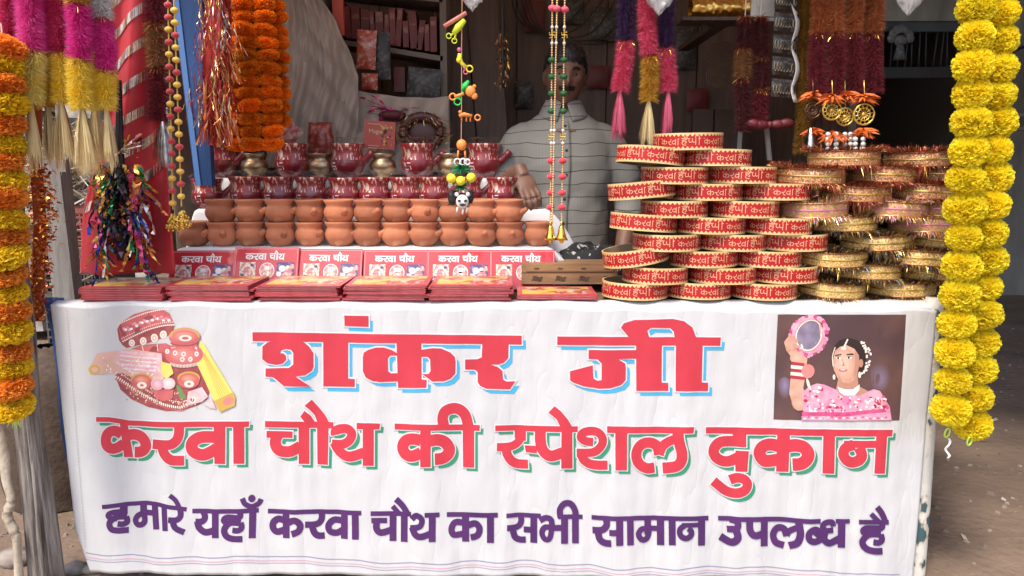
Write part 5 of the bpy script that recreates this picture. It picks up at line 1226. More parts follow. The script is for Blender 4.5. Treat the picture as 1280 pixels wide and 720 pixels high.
b = MB(); b.ball(tp(577, 181), .0155, 12, sc=(1, .8, 1.05)); b.tube([tp(573, 188), tp(572, 198)], .003, 6); b.tube([tp(581, 188), tp(582, 198)], .003, 6); b.build('orange_lantern', M_pl['orange'], ty, smooth=True)
for x_, r_ in ((572, .0095), (579, .0095), (584, .008)):
    b = MB(); loop(b, x_, 202.5, r_, .0028); b.build('white_ring', M_pl['white'], ty, smooth=True)
b = MB()
for k in range(90):
    a = rng.uniform(0, 2 * PI); b.hair(tp(576, 209 + rng.uniform(-3, 3)), (math.cos(a), math.sin(a), rng.uniform(-.9, .35)), rng.uniform(.02, .045), .004)
for k in range(60):
    a = rng.uniform(0, 2 * PI); b.hair(tp(577, 232), (math.cos(a), math.sin(a), rng.uniform(-1.2, .4)), rng.uniform(.02, .042), .004)
b.build('green_tinsel', mat('green_tinsel', (.01, .20, .07), (.02, .32, .14), scale=50, rough=.35, metal=.3), ty)
for px, py in ((564, 223), (576, 226), (589, 222)):
    b = MB(); b.ball(tp(px, py, -.02), .0142, 16); b.build('yellow_ball', M_pl['yellow'], ty, smooth=True)
b = MB()
for k in range(130):
    a = rng.uniform(0, 2 * PI); d = Vector((math.cos(a), math.sin(a), rng.uniform(-.6, .6))); b.hair(tp(565, 247) + Vector((0, 0, rng.uniform(-.02, .02))), d, rng.uniform(.008, .02), .004)
    b.hair(tp(588, 246) + Vector((0, 0, rng.uniform(-.018, .018))), d, rng.uniform(.006, .015), .004)
b.ball(tp(565, 247), .013, 8, sc=(1, 1, 1.9)); b.ball(tp(588, 246), .010, 8, sc=(1, 1, 2)); b.tube([tp(565, 247), tp(577, 243, .01), tp(588, 246)], .006, 6)
b.build('black_tuft', M_pl['black'], ty)
b = MB(); b.ball(tp(578, 252, -.012), .019, 14, sc=(1, .7, 1.1)); b.ball(tp(571, 243, -.012), .007, 8); b.ball(tp(585, 243, -.012), .007, 8)
for x, y in ((572, 264), (579, 266), (584, 264)): b.tube([tp(x, y - 5, -.012), tp(x - 1, y + 2, -.012)], .003, 6)
b.build('white_toy', M_pl['white'], ty, smooth=True)
b = MB()
for x, y, r_ in ((574, 251, .004), (582, 251, .004), (578, 256, .0045), (576, 256, .003), (581, 256, .003)): b.ball(tp(x, y, -.027), r_, 8, sc=(1.3, .5, 1))
b.build('black_face', M_pl['black'], ty, smooth=True)

# ------------------------------------------------------------------ red striped cloth, tinsels, ribbons
M_redcloth = mat('red_satin', (.56, .018, .030), (.44, .012, .022), scale=4, rough=.42, bump=.12, bscale=14, sheen=.3)
def rcl(u, v):
    py = -30 + v * 372
    l = 146 - 2 * v * 10 - (max(0, v - .42) * 70 if v < .8 else 26); r_ = 196 + 10 * v + max(0, v - .45) * 24
    p = P(l + (r_ - l) * u, py, .16); p.y += .03 * math.sin(u * 9 + v * 2) * (.35 + v * .5) + .05 * (u - .5)
    return p
rc = thing('striped_cloth', 'red satin cloth with slanting bands of gold sequins hanging at the left', 'cloth', P(190, 340, .16))
b = MB(); b.sheet(rcl, 40, 60, .002); b.build('red_cloth', M_redcloth, rc, smooth=True)
for k in range(7):
    b = MB(); v0 = -.02 + k * .115
    def band(u, w, v0=v0): 
        v = v0 + .10 - .17 * u + w; v = max(0, v); uu = u
        a = rcl(uu, v); e = .01
        n_ = (rcl(uu + e, v) - rcl(uu - e, v)).cross(rcl(uu, v + e) - rcl(uu, v - e)).normalized()
        return a - n_ * .004 * (1 if n_.y > 0 else -1)
    for q in range(70):
        u = (q + rng.random()) / 70
        if k > 4 and rng.random() < .35: continue
        b.add([band(u, 0), band(min(1, u + .012), 0), band(min(1, u + .013), .034), band(u, .034)], [(0, 1, 2, 3)], rng.choice((0, 0, 0, 1, 2)))
    b.build('sequin_band', [M_silver, M_gold, mat('pale_sequin', (.85, .76, .66), rough=.25, metal=.6)], rc)
def strip(mb, p, d, ln, w, mi, seg=7, curl=.25):
    pts = [Vector(p)]; d = Vector(d)
    for i in range(seg):
        d = (d + Vector((rng.uniform(-1, 1), rng.uniform(-1, 1), rng.uniform(-.4, .2))) * curl).normalized(); pts.append(pts[-1] + d * ln / seg)
    s_ = Vector((rng.uniform(-1, 1), rng.uniform(-1, 1), .1)).normalized() * w / 2; n = len(pts); vs = []
    for i, q in enumerate(pts):
        an = i * rng.uniform(-.5, .8); sr = Matrix.Rotation(an, 3, 'Z') @ s_; vs += [q - sr, q + sr]
    mb.add(vs, [(2 * i, 2 * i + 1, 2 * i + 3, 2 * i + 2) for i in range(n - 1)], mi)
b = MB()
for k in range(1100):
    py = rng.uniform(-40, 150); f = (py + 40) / 190; px = 272 + rng.gauss(0, 8 + f * 6) - f * 6
    strip(b, P(px, py, .16 + rng.uniform(-.035, .035)), (rng.uniform(-.15, .15), rng.uniform(-.1, .1), -1), rng.uniform(.03, .09), rng.uniform(.0012, .003), rng.choice((0, 0, 0, 1, 2, 3)), 5, .3)
for k in range(70): strip(b, P(rng.gauss(270, 9), 100, .16 + rng.uniform(-.03, .03)), (rng.uniform(-.12, .12), 0, -1), .2, .006, rng.choice((0, 2)), 6, .12)
b.tube([P(276, -40, .17), P(271, 80, .17), P(266, 165, .17)], [.028, .036, .03], 12, 0, wob=.4)
single('red_tinsel_bunch', b, [mat('deep_red_tinsel', (.40, .03, .02), (.28, .015, .012), scale=30, rough=.35, metal=.3), F['gld'], M_tinsel_rg[2], M_silver], 'sparkling bunch of red and gold tinsel hanging left of the orange marigolds', 'tinsel')
b = MB()
for k in range(1500):
    py = rng.uniform(205, 400); f = (py - 205) / 195; px = 48 + 5 * math.sin(f * 5) + rng.gauss(0, 8)
    a = rng.uniform(0, 2 * PI); b.hair(P(px, py, .0 + rng.uniform(-.03, .03)), (math.cos(a), math.sin(a), rng.uniform(-1, .6)), rng.uniform(.008, .02), rng.uniform(.004, .009), rng.choice((0, 0, 1, 2, 3)), .2)
b.tube([P(46, 60, .0), P(44, 200, .0), P(50, 280, .0), P(46, 400, .0)], .016, 10, 1, wob=.5)
single('orange_leaf_tinsel', b, [mat('orange_foil', (.74, .24, .03), rough=.3, metal=.5), mat('dark_orange_foil', (.36, .07, .015), rough=.35, metal=.4), M_gold, F['red']], 'fluffy garland of orange foil leaves between the log post and the grey plank', 'tinsel')
b = MB()
RBC = [('black', (.012, .010, .012)), ('plum', (.05, .012, .04)), ('gold', (.75, .42, .08)), ('copper', (.55, .17, .06)), ('blue', (.03, .05, .30)), ('cyan', (.05, .50, .66)), ('green', (.02, .30, .10)), ('pink', (.60, .08, .18)), ('silver', (.8, .76, .72))]
rbm = [mat('foil_ribbon_' + n_, c, rough=.22, metal=.65 if n_ not in ('black', 'plum') else .1) for n_, c in RBC]
for k in range(330):
    u = rng.uniform(-1, 1); px = 150 + u * 28; mi = 0 if abs(u) < .45 and rng.random() < .62 else rng.choice((2, 1, 2, 3, 4, 5, 6, 7, 8, 2, 3))
    strip(b, P(px, 205 + rng.uniform(0, 95) * (.3 + abs(u)),    .10 + rng.uniform(-.05, .05)), (u * .10, rng.uniform(-.12, .12), -1), rng.uniform(.06, .17), rng.uniform(.007, .017), mi, 9, .33)
b.tube([P(149, 100, .11), P(150, 205, .11), P(152, 260, .11), P(156, 325, .11)], [.006, .014, .03, .02], 12, 0, wob=.5)
for k in range(26):
    a = rng.uniform(0, 2 * PI); strip(b, P(150, 190, .10), (math.cos(a), math.sin(a) * .5, rng.uniform(-.3, .9)), rng.uniform(.05, .10), .010, rng.choice((8, 8, 2, 0, 7)), 6, .25)
single('foil_ribbon_bunch', b, rbm, 'bunch of dark and coloured foil ribbons hanging over the left end of the table', 'ribbons')

# ------------------------------------------------------------------ small wares hung at the right
M_sach = mat('black_sachet', (.035, .033, .032), (.10, .09, .08), scale=60, rough=.35, coat=.3, lo=.5, hi=.62)
t = thing('sachet_strip', 'strip of black sachets with metal rings and a white paper edge', 'sachets', P(985, 122, .50))
for k in range(6):
    b = MB(); y0 = -40 + k * 27.5; q0 = 970 - k * 1.0
    pa, pb_, pc, pd = P(q0, y0, .5), P(q0 + 31, y0 + 3, .52), P(q0 + 28, y0 + 26, .52), P(q0 - 1, y0 + 23, .5)
    b.grid(lambda u, v: (pa.lerp(pb_, u)).lerp(pd.lerp(pc, u), v) + Vector((0, -.012 * math.sin(u * PI) * math.sin(v * PI), 0)), 8, 8); b.grid(lambda u, v: (pa.lerp(pb_, u)).lerp(pd.lerp(pc, u), v) + Vector((0, .002 + .010 * math.sin(u * PI) * math.sin(v * PI), 0)), 8, 8)
    s_ = b.build('sachet', M_sach, t, smooth=True)
    for j in range(7):
        b = MB(); c = pd.lerp(pc, (j + .7) / 8) + Vector((0, -.009, .028)); b.tube([c + Vector((.0045 * math.cos(a * PI / 5), 0, .016 * math.sin(a * PI / 5))) for a in range(11)], .0011, 5, caps=False)
        b.build('metal_ring', mat('dull_gold_rings', (.42, .33, .22), rough=.3, metal=.8), s_)
b = MB()
b.sheet(lambda u, v: P(992 + 8 * u + 3 * math.sin(v * 19), -40 + v * 168, .505) + Vector((0, .02 * u, 0)), 3, 30, .001); b.build('paper_edge', M_wstr, t, smooth=True)
def bagmesh(c, w, h, seed):
    b = MB()
    def f(u, v):
        a = u * 2 * PI; s_ = math.sin(min(1, v * 1.15) * PI * .5) * (1 - max(0, v - .75) * 2.2)
        return c + Vector((w * s_ * math.cos(a) * (1 + .25 * pnoise(Vector((a * 1.5, v * 4, seed)))), w * .5 * s_ * math.sin(a), -h * (1 - v) + .01 * pnoise(Vector((a * 3, v * 7, seed)))))
    b.grid(f, 28, 14); return b
M_bag = mat('clear_bag', (.78, .79, .80), (.42, .43, .45), scale=14, rough=.2, coat=.6, alpha=.62, stretch=(6, 6, .8))
single('plastic_bag', bagmesh(P(1138, -16, -.02), .045, .075, 1), M_bag, 'small crumpled clear plastic bag hanging at the top near the yellow garlands', 'bag', smooth=True)
single('plastic_bag', bagmesh(P(825, -16, .30), .05, .085, 2), M_bag, 'small crumpled clear plastic bag hanging above the pink garlands', 'bag', smooth=True)
single('plastic_bag', bagmesh(P(590, -14, .03), .035, .06, 3), M_bag, 'small crumpled clear plastic bag at the top of the toy string', 'bag', smooth=True)
b = MB(); c0 = P(905, 12, .62)
b.grid(lambda u, v: c0 + Vector(((u - .5) * .25, -.02 - .03 * math.sin(v * PI) + .008 * pnoise(Vector((u * 18, v * 9, 0))), (.5 - v) * .075)), 50, 12); b.grid(lambda u, v: c0 + Vector(((u - .5) * .25, .03 * math.sin(v * PI), (.5 - v) * .075)), 30, 8, flip=True)
single('gold_foil_packet', b, M_gold, 'shiny gold foil packet on a high ledge behind the purple garlands', 'packet', smooth=True)
b = MB(); b.box(P(905, 27, .62), (.33, .12, .012)); b.box(P(880, 31, .66), (.02, .02, .05)); b.box(P(930, 31, .66), (.02, .02, .05)); b.box((P(905, 27, .62).x, .95, P(905, 27, .62).z), (.05, .62, .02))
single('ledge', b, M_wood_dark, 'narrow dark ledge carrying the gold foil packet', 'ledge')
b = MB(); c = P(953, 12, .57); b.box(c, (.085, .012, .07)); b.box(c + Vector((.004, -.006, -.036)), (.07, .02, .012)); b.box(c + Vector((-.01, -.007, .02)), (.03, .004, .03))
single('white_card', b, mat('yellowed_plastic', (.52, .49, .43), (.42, .38, .33), scale=20, rough=.5), 'yellowish white plastic holder at the top beside the black sachets', 'holder')
# dark hanging sieves and boards deeper inside
b = MB()
for (px, py) in ((903, 68), (903, 95)):
    c = P(px, py, .85); 
    for k in range(7): b.tube([c + Vector((math.cos(a * PI / 16) * (.016 + .008 * k), 0, math.sin(a * PI / 16) * (.016 + .008 * k) * .75)) for a in range(33)], .0035, 6, caps=False)
    b.tube([c + Vector((0, 0, .05)), P(px, 20, .85)], .002, 5)
single('dark_sieve_cards', b, mat('dark_woven_straw', (.12, .075, .05), rough=.8), 'pair of dark round woven discs hanging in the shade right of the purple garlands', 'woven discs', smooth=True)
b = MB()
for i, (a0, a1, c) in enumerate(((865, 890, 0), (893, 922, 1))): b.box((P((a0 + a1) / 2, 150, 1.1).x, 1.1 + .004 * i, .95), (P(a1, 150, 1.1).x - P(a0, 150, 1.1).x, .03, 1.22))
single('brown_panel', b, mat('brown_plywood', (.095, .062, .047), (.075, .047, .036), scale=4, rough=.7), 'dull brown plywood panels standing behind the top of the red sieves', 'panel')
b = MB(); b.tube([P(962, 200, .62), P(958, 160, .62)], .01, 8); b.box((P(958, 190, .62).x, .62, TZ + .2), (.022, .02, .4)); b.box((P(984, 190, .62).x, .62, TZ + .2), (.022, .02, .4)); b.box((P(972, 190, .64).x, .65, TZ + .05), (.12, .03, .10))
single('pale_rack', b, mat('pale_batten', (.30, .27, .25), rough=.8), 'pale battens of a small rack behind the tinsel sieves', 'rack')
# red bows below the dark strips
b = MB(); c = P(962, 156, .54)
for s_ in (-1, 1):
    for k in (0, 1): b.ball(c + Vector((s_ * (.03 + .03 * k), 0, .004 * k)), .026, 10, sc=(1.2, .6, .7))
b.ball(c, .014, 8)
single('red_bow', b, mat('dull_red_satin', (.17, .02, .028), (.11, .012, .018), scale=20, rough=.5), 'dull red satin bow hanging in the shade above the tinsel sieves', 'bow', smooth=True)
# ------------------------------------------------------------------ left inside of the stall
M_gsheet = mat('grey_beige_sheet', (.44, .355, .29), (.37, .295, .24), scale=3, rough=.95, bump=.15, bscale=30, sheen=.2)
def gsh(u, v):
    py = -40 + v * 250; f = max(0, (py) / 210)
    l = 330; r_ = 402 + 46 * min(1, f * 2.2) ** .8 if py > 0 else 402
    p = P(l + (r_ - l) * u, py, .98)
    p.y += .016 * math.sin(u * 13 + v * 3) * (1 - .5 * v) + .016 * math.sin((u * 1.3 + v) * 15 + 2 * math.sin(v * 3)) * (.3 + v) + .010 * math.sin((u * 1.2 - v * 1.7) * 19) * (.2 + u) + .006 * math.sin((u * 2 + v) * 43) + .02 * pnoise(Vector((u * 5, v * 4, 2)))
    return p
b = MB(); b.sheet(gsh, 110, 80, .003)
single('grey_sheet', b, M_gsheet, 'large greyish beige sheet hanging in folds behind the maroon pots', 'sheet', smooth=True)
def gs2(u, v):
    px = 412 + u * 150 ; py = 106 + 16 * math.sin(u * 2) + v * (110 - 20 * u)
    p = P(px, py, 1.05 - .06 * v); p.y += .018 * math.sin(u * 24 + v * 5) * (1 - .3 * v) - .02 * v
    return p
b = MB(); b.sheet(gs2, 60, 24, .003)
single('draped_counter_cloth', b, M_gsheet, 'greyish cloth pleated over a counter behind the red card with print', 'cloth', smooth=True)
# leaning dark boards
for i, (x0, x1, lab) in enumerate(((528, 552, 'narrow leaning board'), (556, 592, 'wide leaning board in the middle'), (595, 632, 'leaning board behind the toy string'))):
    b = MB(); a = P(x0 - 14, -30, 1.62 - i * .02); c = P(x1 - 14, -30, 1.62 - i * .02); d_ = P(x0 + 14, 330, 1.42 - i * .02); e = P(x1 + 16, 330, 1.42 - i * .02); th = Vector((0, .025, 0))
    b.add([a, c, e, d_, a + th, c + th, e + th, d_ + th], [(0, 3, 2, 1), (4, 5, 6, 7), (0, 1, 5, 4), (1, 2, 6, 5), (2, 3, 7, 6), (3, 0, 4, 7)])
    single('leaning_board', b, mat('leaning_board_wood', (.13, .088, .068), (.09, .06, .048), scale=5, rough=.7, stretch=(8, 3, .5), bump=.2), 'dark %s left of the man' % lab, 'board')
b = MB()
for k in range(60): strip(b, P(629 + rng.gauss(0, 4), 40 + rng.uniform(0, 60), 1.2), (0, 0, -1), .05, .006, rng.choice((0, 0, 1, 2)), 4, .4)
b.tube([P(628, -40, 1.2), P(629, 110, 1.2)], .008, 8, 2)
single('copper_tinsel', b, [F['brz'], F['gld'], F['blk']], 'dark strand of copper tinsel glinting left of the man', 'tinsel')
# shelf with red books
SY = 1.32
def sp(px, py): return P(px, py, SY)
b = MB()
s1, s2 = sp(405, 40), sp(555, 78)
b.box(((s1.x + s2.x) / 2, SY + .1, sp(480, 62).z - .0), (s2.x - s1.x, .24, .022), rot=Matrix.Rotation(R(9), 3, 'Y'))
b.box(((s1.x + s2.x) / 2, SY + .1, sp(480, 2).z + .03), (s2.x - s1.x, .24, .02), rot=Matrix.Rotation(R(6), 3, 'Y'))
for x in (s1.x, s2.x): b.box((x, SY + .1, 1.15), (.03, .24, 2.3))
single('sloping_shelf', b, mat('pale_shelf_board', (.22, .18, .155), (.17, .14, .12), scale=4, rough=.8), 'sagging pale shelf board at the back left carrying a row of red books', 'shelf')
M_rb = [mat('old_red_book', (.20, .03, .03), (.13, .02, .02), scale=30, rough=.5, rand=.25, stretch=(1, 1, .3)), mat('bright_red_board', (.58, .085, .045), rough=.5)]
x = s1.x + .06; i = 0
while x < s2.x - .05:
    w = rng.uniform(.022, .045); h = rng.uniform(.13, .17); zz = sp(480, 62).z + .012 - (x - (s1.x + s2.x) / 2) * math.tan(R(9))
    tr = Matrix.Rotation(R(rng.choice((0, 0, 2, -3, 5, 9))), 3, 'Y'); h *= rng.uniform(.8, 1.08)
    b = MB(); b.box((x + w / 2, SY + .05, zz + h / 2 + .010), (w - .004, .13, h), rot=tr); b.box(Vector((x + w / 2, SY - .014, zz + h / 2 + .010)) + tr @ Vector((0, 0, h * rng.uniform(.1, .35))), (w - .010, .006, rng.uniform(.004, .05)), mi=1, rot=tr)
    single('red_book', b, [M_rb[0], mat('spine_band', (.30, .13, .08), (.22, .05, .04), scale=60, rough=.4)], 'dull red book standing in the row on the sagging shelf', 'book', 'red books on the sagging shelf'); x += w; i += 1
b = MB(); b.box(P(423, 14, 1.1), (.046, .025, .20)); b.box(P(423, 14, 1.1) + Vector((0, -.013, 0)), (.03, .003, .18))
single('red_board', b, M_rb[1], 'bright orange-red narrow board above the grey sheet', 'board')
M_pk = mat('red_packet_print', (.44, .05, .04), (.60, .38, .26), scale=55, rough=.35, coat=.4, lo=.5, hi=.62, fleck=((.55, .10, .04), 40, .55))
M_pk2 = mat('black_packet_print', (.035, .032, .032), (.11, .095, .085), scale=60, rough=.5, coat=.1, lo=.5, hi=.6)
def packet(name, px, py, w, h, m, label, Y, rz=0, cat='packet'):
    c = P(px, py, Y); b = MB()
    rm = Matrix.Rotation(R(rz), 3, 'Y')
    for s_ in (-1, 1): b.grid(lambda u, v: c + rm @ Vector(((u - .5) * w, s_ * .012 * (math.sin(u * PI) * math.sin(v * PI)) ** .6, (v - .5) * h)), 10, 10, flip=s_ > 0)
    return single(name, b, m, label, cat, smooth=True)
packet('red_packet', 458, 62, .085, .165, M_pk, 'red printed packet hanging on the edge of the grey sheet', 1.16, 4)
packet('red_packet', 462, 102, .07, .07, M_pk, 'small red printed packet hanging just below a longer one', 1.13, 2)
packet('black_packet', 478, 70, .07, .20, M_pk2, 'black packet with pale lettering hanging right of the red packets', 1.18, 0)
packet('black_packet', 530, 105, .15, .14, M_pk2, 'dim dark packet lying against the leaning boards', 1.26, 6)
b = MB(); b.box(P(500, 100, 1.3), (.05, .04, .11)); single('red_carton', b, M_rb[0], 'narrow dark red carton under the sagging shelf', 'carton')
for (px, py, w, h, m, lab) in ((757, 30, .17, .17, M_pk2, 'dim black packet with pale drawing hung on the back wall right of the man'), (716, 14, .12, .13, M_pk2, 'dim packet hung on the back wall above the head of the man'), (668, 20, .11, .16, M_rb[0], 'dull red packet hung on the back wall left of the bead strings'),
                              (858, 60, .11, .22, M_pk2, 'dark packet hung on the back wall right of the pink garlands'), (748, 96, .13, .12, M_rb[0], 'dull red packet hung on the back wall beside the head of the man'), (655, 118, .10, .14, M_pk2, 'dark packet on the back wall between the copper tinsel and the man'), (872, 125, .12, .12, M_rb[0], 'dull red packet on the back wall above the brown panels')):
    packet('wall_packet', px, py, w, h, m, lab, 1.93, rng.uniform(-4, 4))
b = MB()
for k in range(5): b.tube(catmull([P(640 + k * 3, -60, 1.9), P(645 + k * 9, 20 + k * 5, 1.9), P(700 + k * 20, 34 + k * 3, 1.9), P(790 + k * 4, -60, 1.9)], 6), .003, 5)
single('slack_wires', b, mat('black_rubber', (.02, .02, .02), rough=.5), 'thin slack wires looping over the back wall behind the man', 'wires', smooth=True)
# printed red card
cx = thing('red_card', 'red printed card with small yellow lettering standing above the maroon pots', 'card', P(475, 188, .92))
b = MB(); b.box(P(475, 169, .92), (.128, .02, .112), rot=Matrix.Rotation(R(4), 3, 'Y')); b.build('card_board', mat('card_red', (.50, .05, .035), (.42, .035, .03), scale=10, rough=.4, coat=.3), cx)
b = MB()
for k in range(26):
    c = P(475 + rng.uniform(2, 16), 169 + rng.uniform(-12, 14), .907); r_ = rng.uniform(.003, .008); b.add([c + Vector((r_ * math.cos(j * PI / 4), -.0001 * k, r_ * .8 * math.sin(j * PI / 4))) for j in range(8)], [tuple(range(8))], rng.randrange(3))
b.build('card_picture', [mat('card_black', (.04, .02, .02), rough=.5), mat('card_yellow', (.65, .38, .10), rough=.5), mat('card_orange', (.60, .17, .05), rough=.5)], cx)
b = MB()
for (tx, size, ppx, ppy) in (('Magic', .024, 461, 166),):
    cu = bpy.data.curves.new('t', 'FONT'); cu.body = tx; cu.size = size; cu.extrude = .0004
    to = bpy.data.objects.new('t', cu); COL.objects.link(to); dg = bpy.context.evaluated_depsgraph_get(); me = bpy.data.meshes.new_from_object(to.evaluated_get(dg))
    c = P(ppx, ppy, .906); b.add([c + Vector((v.co.x, -v.co.z, v.co.y - v.co.x * .07)) for v in me.vertices], [tuple(p.vertices) for p in me.polygons]); bpy.data.objects.remove(to)
for k in range(4): b.box(P(468 - k, 179 + k * 3 - (24 if k == 0 else 0), .906), (.05 - .006 * k, .001, .0022), rot=Matrix.Rotation(R(4), 3, 'Y'))
b.build('lettering', mat('card_letter', (.75, .58, .36), rough=.5), cx)
# cloth pouch, tray wares between
b = MB(); c = P(401, 176, .90)
for s_ in (-1, 1): b.grid(lambda u, v: c + Vector(((u - .5) * (.105 + .01 * math.sin(v * 5)), s_ * .025 * (math.sin(u * PI) * math.sin(v * PI)) ** .5 - .006 * abs(math.sin(u * 9)), (v - .5) * .15)), 16, 12, flip=s_ > 0)
single('red_pouch', b, mat('red_brocade', (.24, .025, .022), (.40, .10, .05), scale=50, rough=.4, lo=.5, hi=.6, coat=.2), 'red brocade pouch with two pleats leaning against the grey sheet', 'pouch', smooth=True)
packet('diamond_packet', 357, 166, .10, .105, mat('pink_packet_print', (.36, .06, .06), (.52, .34, .27), scale=40, rough=.4, lo=.45, hi=.6), 'red packet with a pale picture standing on its corner by the orange marigolds', .80, 45)
b = MB(); c = P(490, 138, 1.0)
for k in range(14): strip(b, c + Vector((rng.uniform(-.05, .05), rng.uniform(-.03, .03), rng.uniform(-.02, .02))), (rng.uniform(-1, 1), 0, rng.uniform(-.3, .5)), .09, .018, 0, 6, .2)
b.ball(c + Vector((0, 0, -.02)), .045, 12, mi=1, sc=(1.3, .7, .5))
single('pink_foil_bundle', b, [mat('pink_foil', (.65, .04, .24), rough=.2, metal=.6), mat('dark_maroon_cloth', (.10, .012, .018), rough=.6)], 'maroon bundle with shiny pink foil lying above the red printed card', 'bundle')
b = MB()
for k in range(500):
    a = rng.uniform(0, 2 * PI); c = P(528 + math.cos(a) * 26 + rng.uniform(-8, 8), 165 + math.sin(a) * 20 + rng.uniform(-8, 8), .95); b.hair(c, (math.cos(a), rng.uniform(-.5, .5), math.sin(a)), rng.uniform(.01, .03), .002, rng.choice((0, 0, 1, 2)))
c = P(528, 165, .97); b.tube([c + Vector((.078 * math.cos(a * PI / 14), 0, .062 * math.sin(a * PI / 14))) for a in range(29)], .022, 10, 2, caps=False)
b.ball(c + Vector((0, .012, 0)), .066, 24, 2, sc=(1, .18, .82))
single('dark_tinsel_wreath', b, [F['brz'], F['gld'], mat('dark_maroon_tinsel', (.07, .018, .018), rough=.4)], 'dark round cushion trimmed with bronze tinsel standing behind the maroon pots', 'wreath')
b = MB(); b.box((.0 - .62, 1.12, .52), (1.05, .5, 1.04)); single('back_counter', b, M_wood_dark, 'dark wooden counter hidden under the greyish cloth at the back left', 'counter')

# ------------------------------------------------------------------ the man
MX, MY = P(705, 100, .70).x, .72
zt = P(705, 49, .70).z
man = thing('person', 'man in a grey shirt with thin dark stripes standing in shade behind the goods', 'person', (MX, MY, 0))
HC = Vector((MX + .004, MY, zt - .134)); HW, HD, HH = .078, .098, .124
def head_pt(th, ph):
    """th: 0 crown .. PI chin, ph: azimuth, -PI/2 faces the camera"""
    d = Vector((math.sin(th) * math.cos(ph), math.sin(th) * math.sin(ph), math.cos(th)))
    p = Vector((d.x * HW, d.y * HD, d.z * HH))
    fr = max(0, -d.y); zz = d.z
    if zz < -.1:                                   # jaw narrows to the chin
        k = (-.1 - zz) / .9; p.x *= 1 - .34 * k ** 1.2; p.y *= 1 - (.18 * k if d.y < 0 else .45 * k)
        if d.y < 0: p.y -= .012 * k
    p.y -= .010 * fr ** 6 * math.exp(-((zz - .22) / .10) ** 2)                 # brow
    ax = abs(d.x)
    if fr > .3:
        p.y += .012 * math.exp(-((ax - .40) / .17) ** 2 - ((zz - .06) / .11) ** 2)     # eye sockets
        nz = math.exp(-(d.x / .13) ** 2) * (max(0, 1 - abs((zz + .14) / .30)) ** .8) * (1.0 if zz < .12 else .6)
        p.y -= .025 * nz * (1.15 if zz < -.12 else .8)
        p.y -= .006 * math.exp(-((ax - .52) / .2) ** 2 - ((zz + .12) / .14) ** 2)      # cheeks
        p.y -= .007 * math.exp(-(d.x / .26) ** 2 - ((zz + .46) / .07) ** 2)            # lips
        p.y += .004 * math.exp(-(d.x / .26) ** 2 - ((zz + .465) / .015) ** 2)
        p.y -= .008 * math.exp(-(d.x / .22) ** 2 - ((zz + .78) / .14) ** 2)            # chin
    return p
tilt = Matrix.Rotation(R(3), 3, 'Y') @ Matrix.Rotation(R(4), 3, 'Z') @ Matrix.Rotation(R(5), 3, 'X')
b = MB(); nu, nv = 72, 56
hv = [[HC + tilt @ head_pt(PI * j / nv, 2 * PI * i / nu) for i in range(nu)] for j in range(nv + 1)]
b.add([p for r_ in hv for p in r_], [(j * nu + i, (j + 1) * nu + i, (j + 1) * nu + (i + 1) % nu, j * nu + (i + 1) % nu) for j in range(nv) for i in range(nu)])
for s_ in (-1, 1):                                 # ears
    e = HC + tilt @ Vector((s_ * .077, .008, -.004)); b.ball(e, .031, 12, sc=(.30, .55, 1), rot=tilt)
sz = zt - .284                                     # shoulder line
b.tube([HC + Vector((0, .012, -.06)), HC + Vector((0, .02, -.12)), Vector((MX, MY + .02, sz + .01)), Vector((MX, MY + .02, sz - .06))], [.052, .055, .064, .12], 20)
# trunk, hips, legs
prof = [(sz - .01, .10, .07), (sz - .06, .155, .09), (sz - .13, .175, .11), (sz - .30, .165, .115), (sz - .42, .155, .11), (sz - .52, .165, .115), (sz - .60, .165, .11)]
n = 28
b.add([Vector((MX + a * math.cos(2 * PI * j / n), MY + .02 + c * math.sin(2 * PI * j / n), z)) for z, a, c in prof for j in range(n)], [(i * n + j, (i + 1) * n + j, (i + 1) * n + (j + 1) % n, i * n + (j + 1) % n) for i in range(len(prof) - 1) for j in range(n)] + [tuple(range(n)), tuple(range(len(prof) * n - 1, (len(prof) - 1) * n - 1, -1))])
hipz = sz - .58
for s_ in (-1, 1):
    hx = MX + s_ * .085
    b.tube([(hx, MY + .02, hipz + .05), (hx + s_ * .01, MY + .01, hipz - .1), (hx + s_ * .015, MY + .0, .46), (hx + s_ * .015, MY + .02, .30), (hx + s_ * .015, MY + .025, .09), (hx + s_ * .015, MY + .02, .03)], [.085, .082, .055, .055, .038, .036], 18)
    b.tube([(hx + s_ * .015, MY + .05, .035), (hx + s_ * .02, MY - .03, .035), (hx + s_ * .028, MY - .12, .022), (hx + s_ * .03, MY - .155, .018)], [.035, .037, .034, .02], 14, sq=.75)
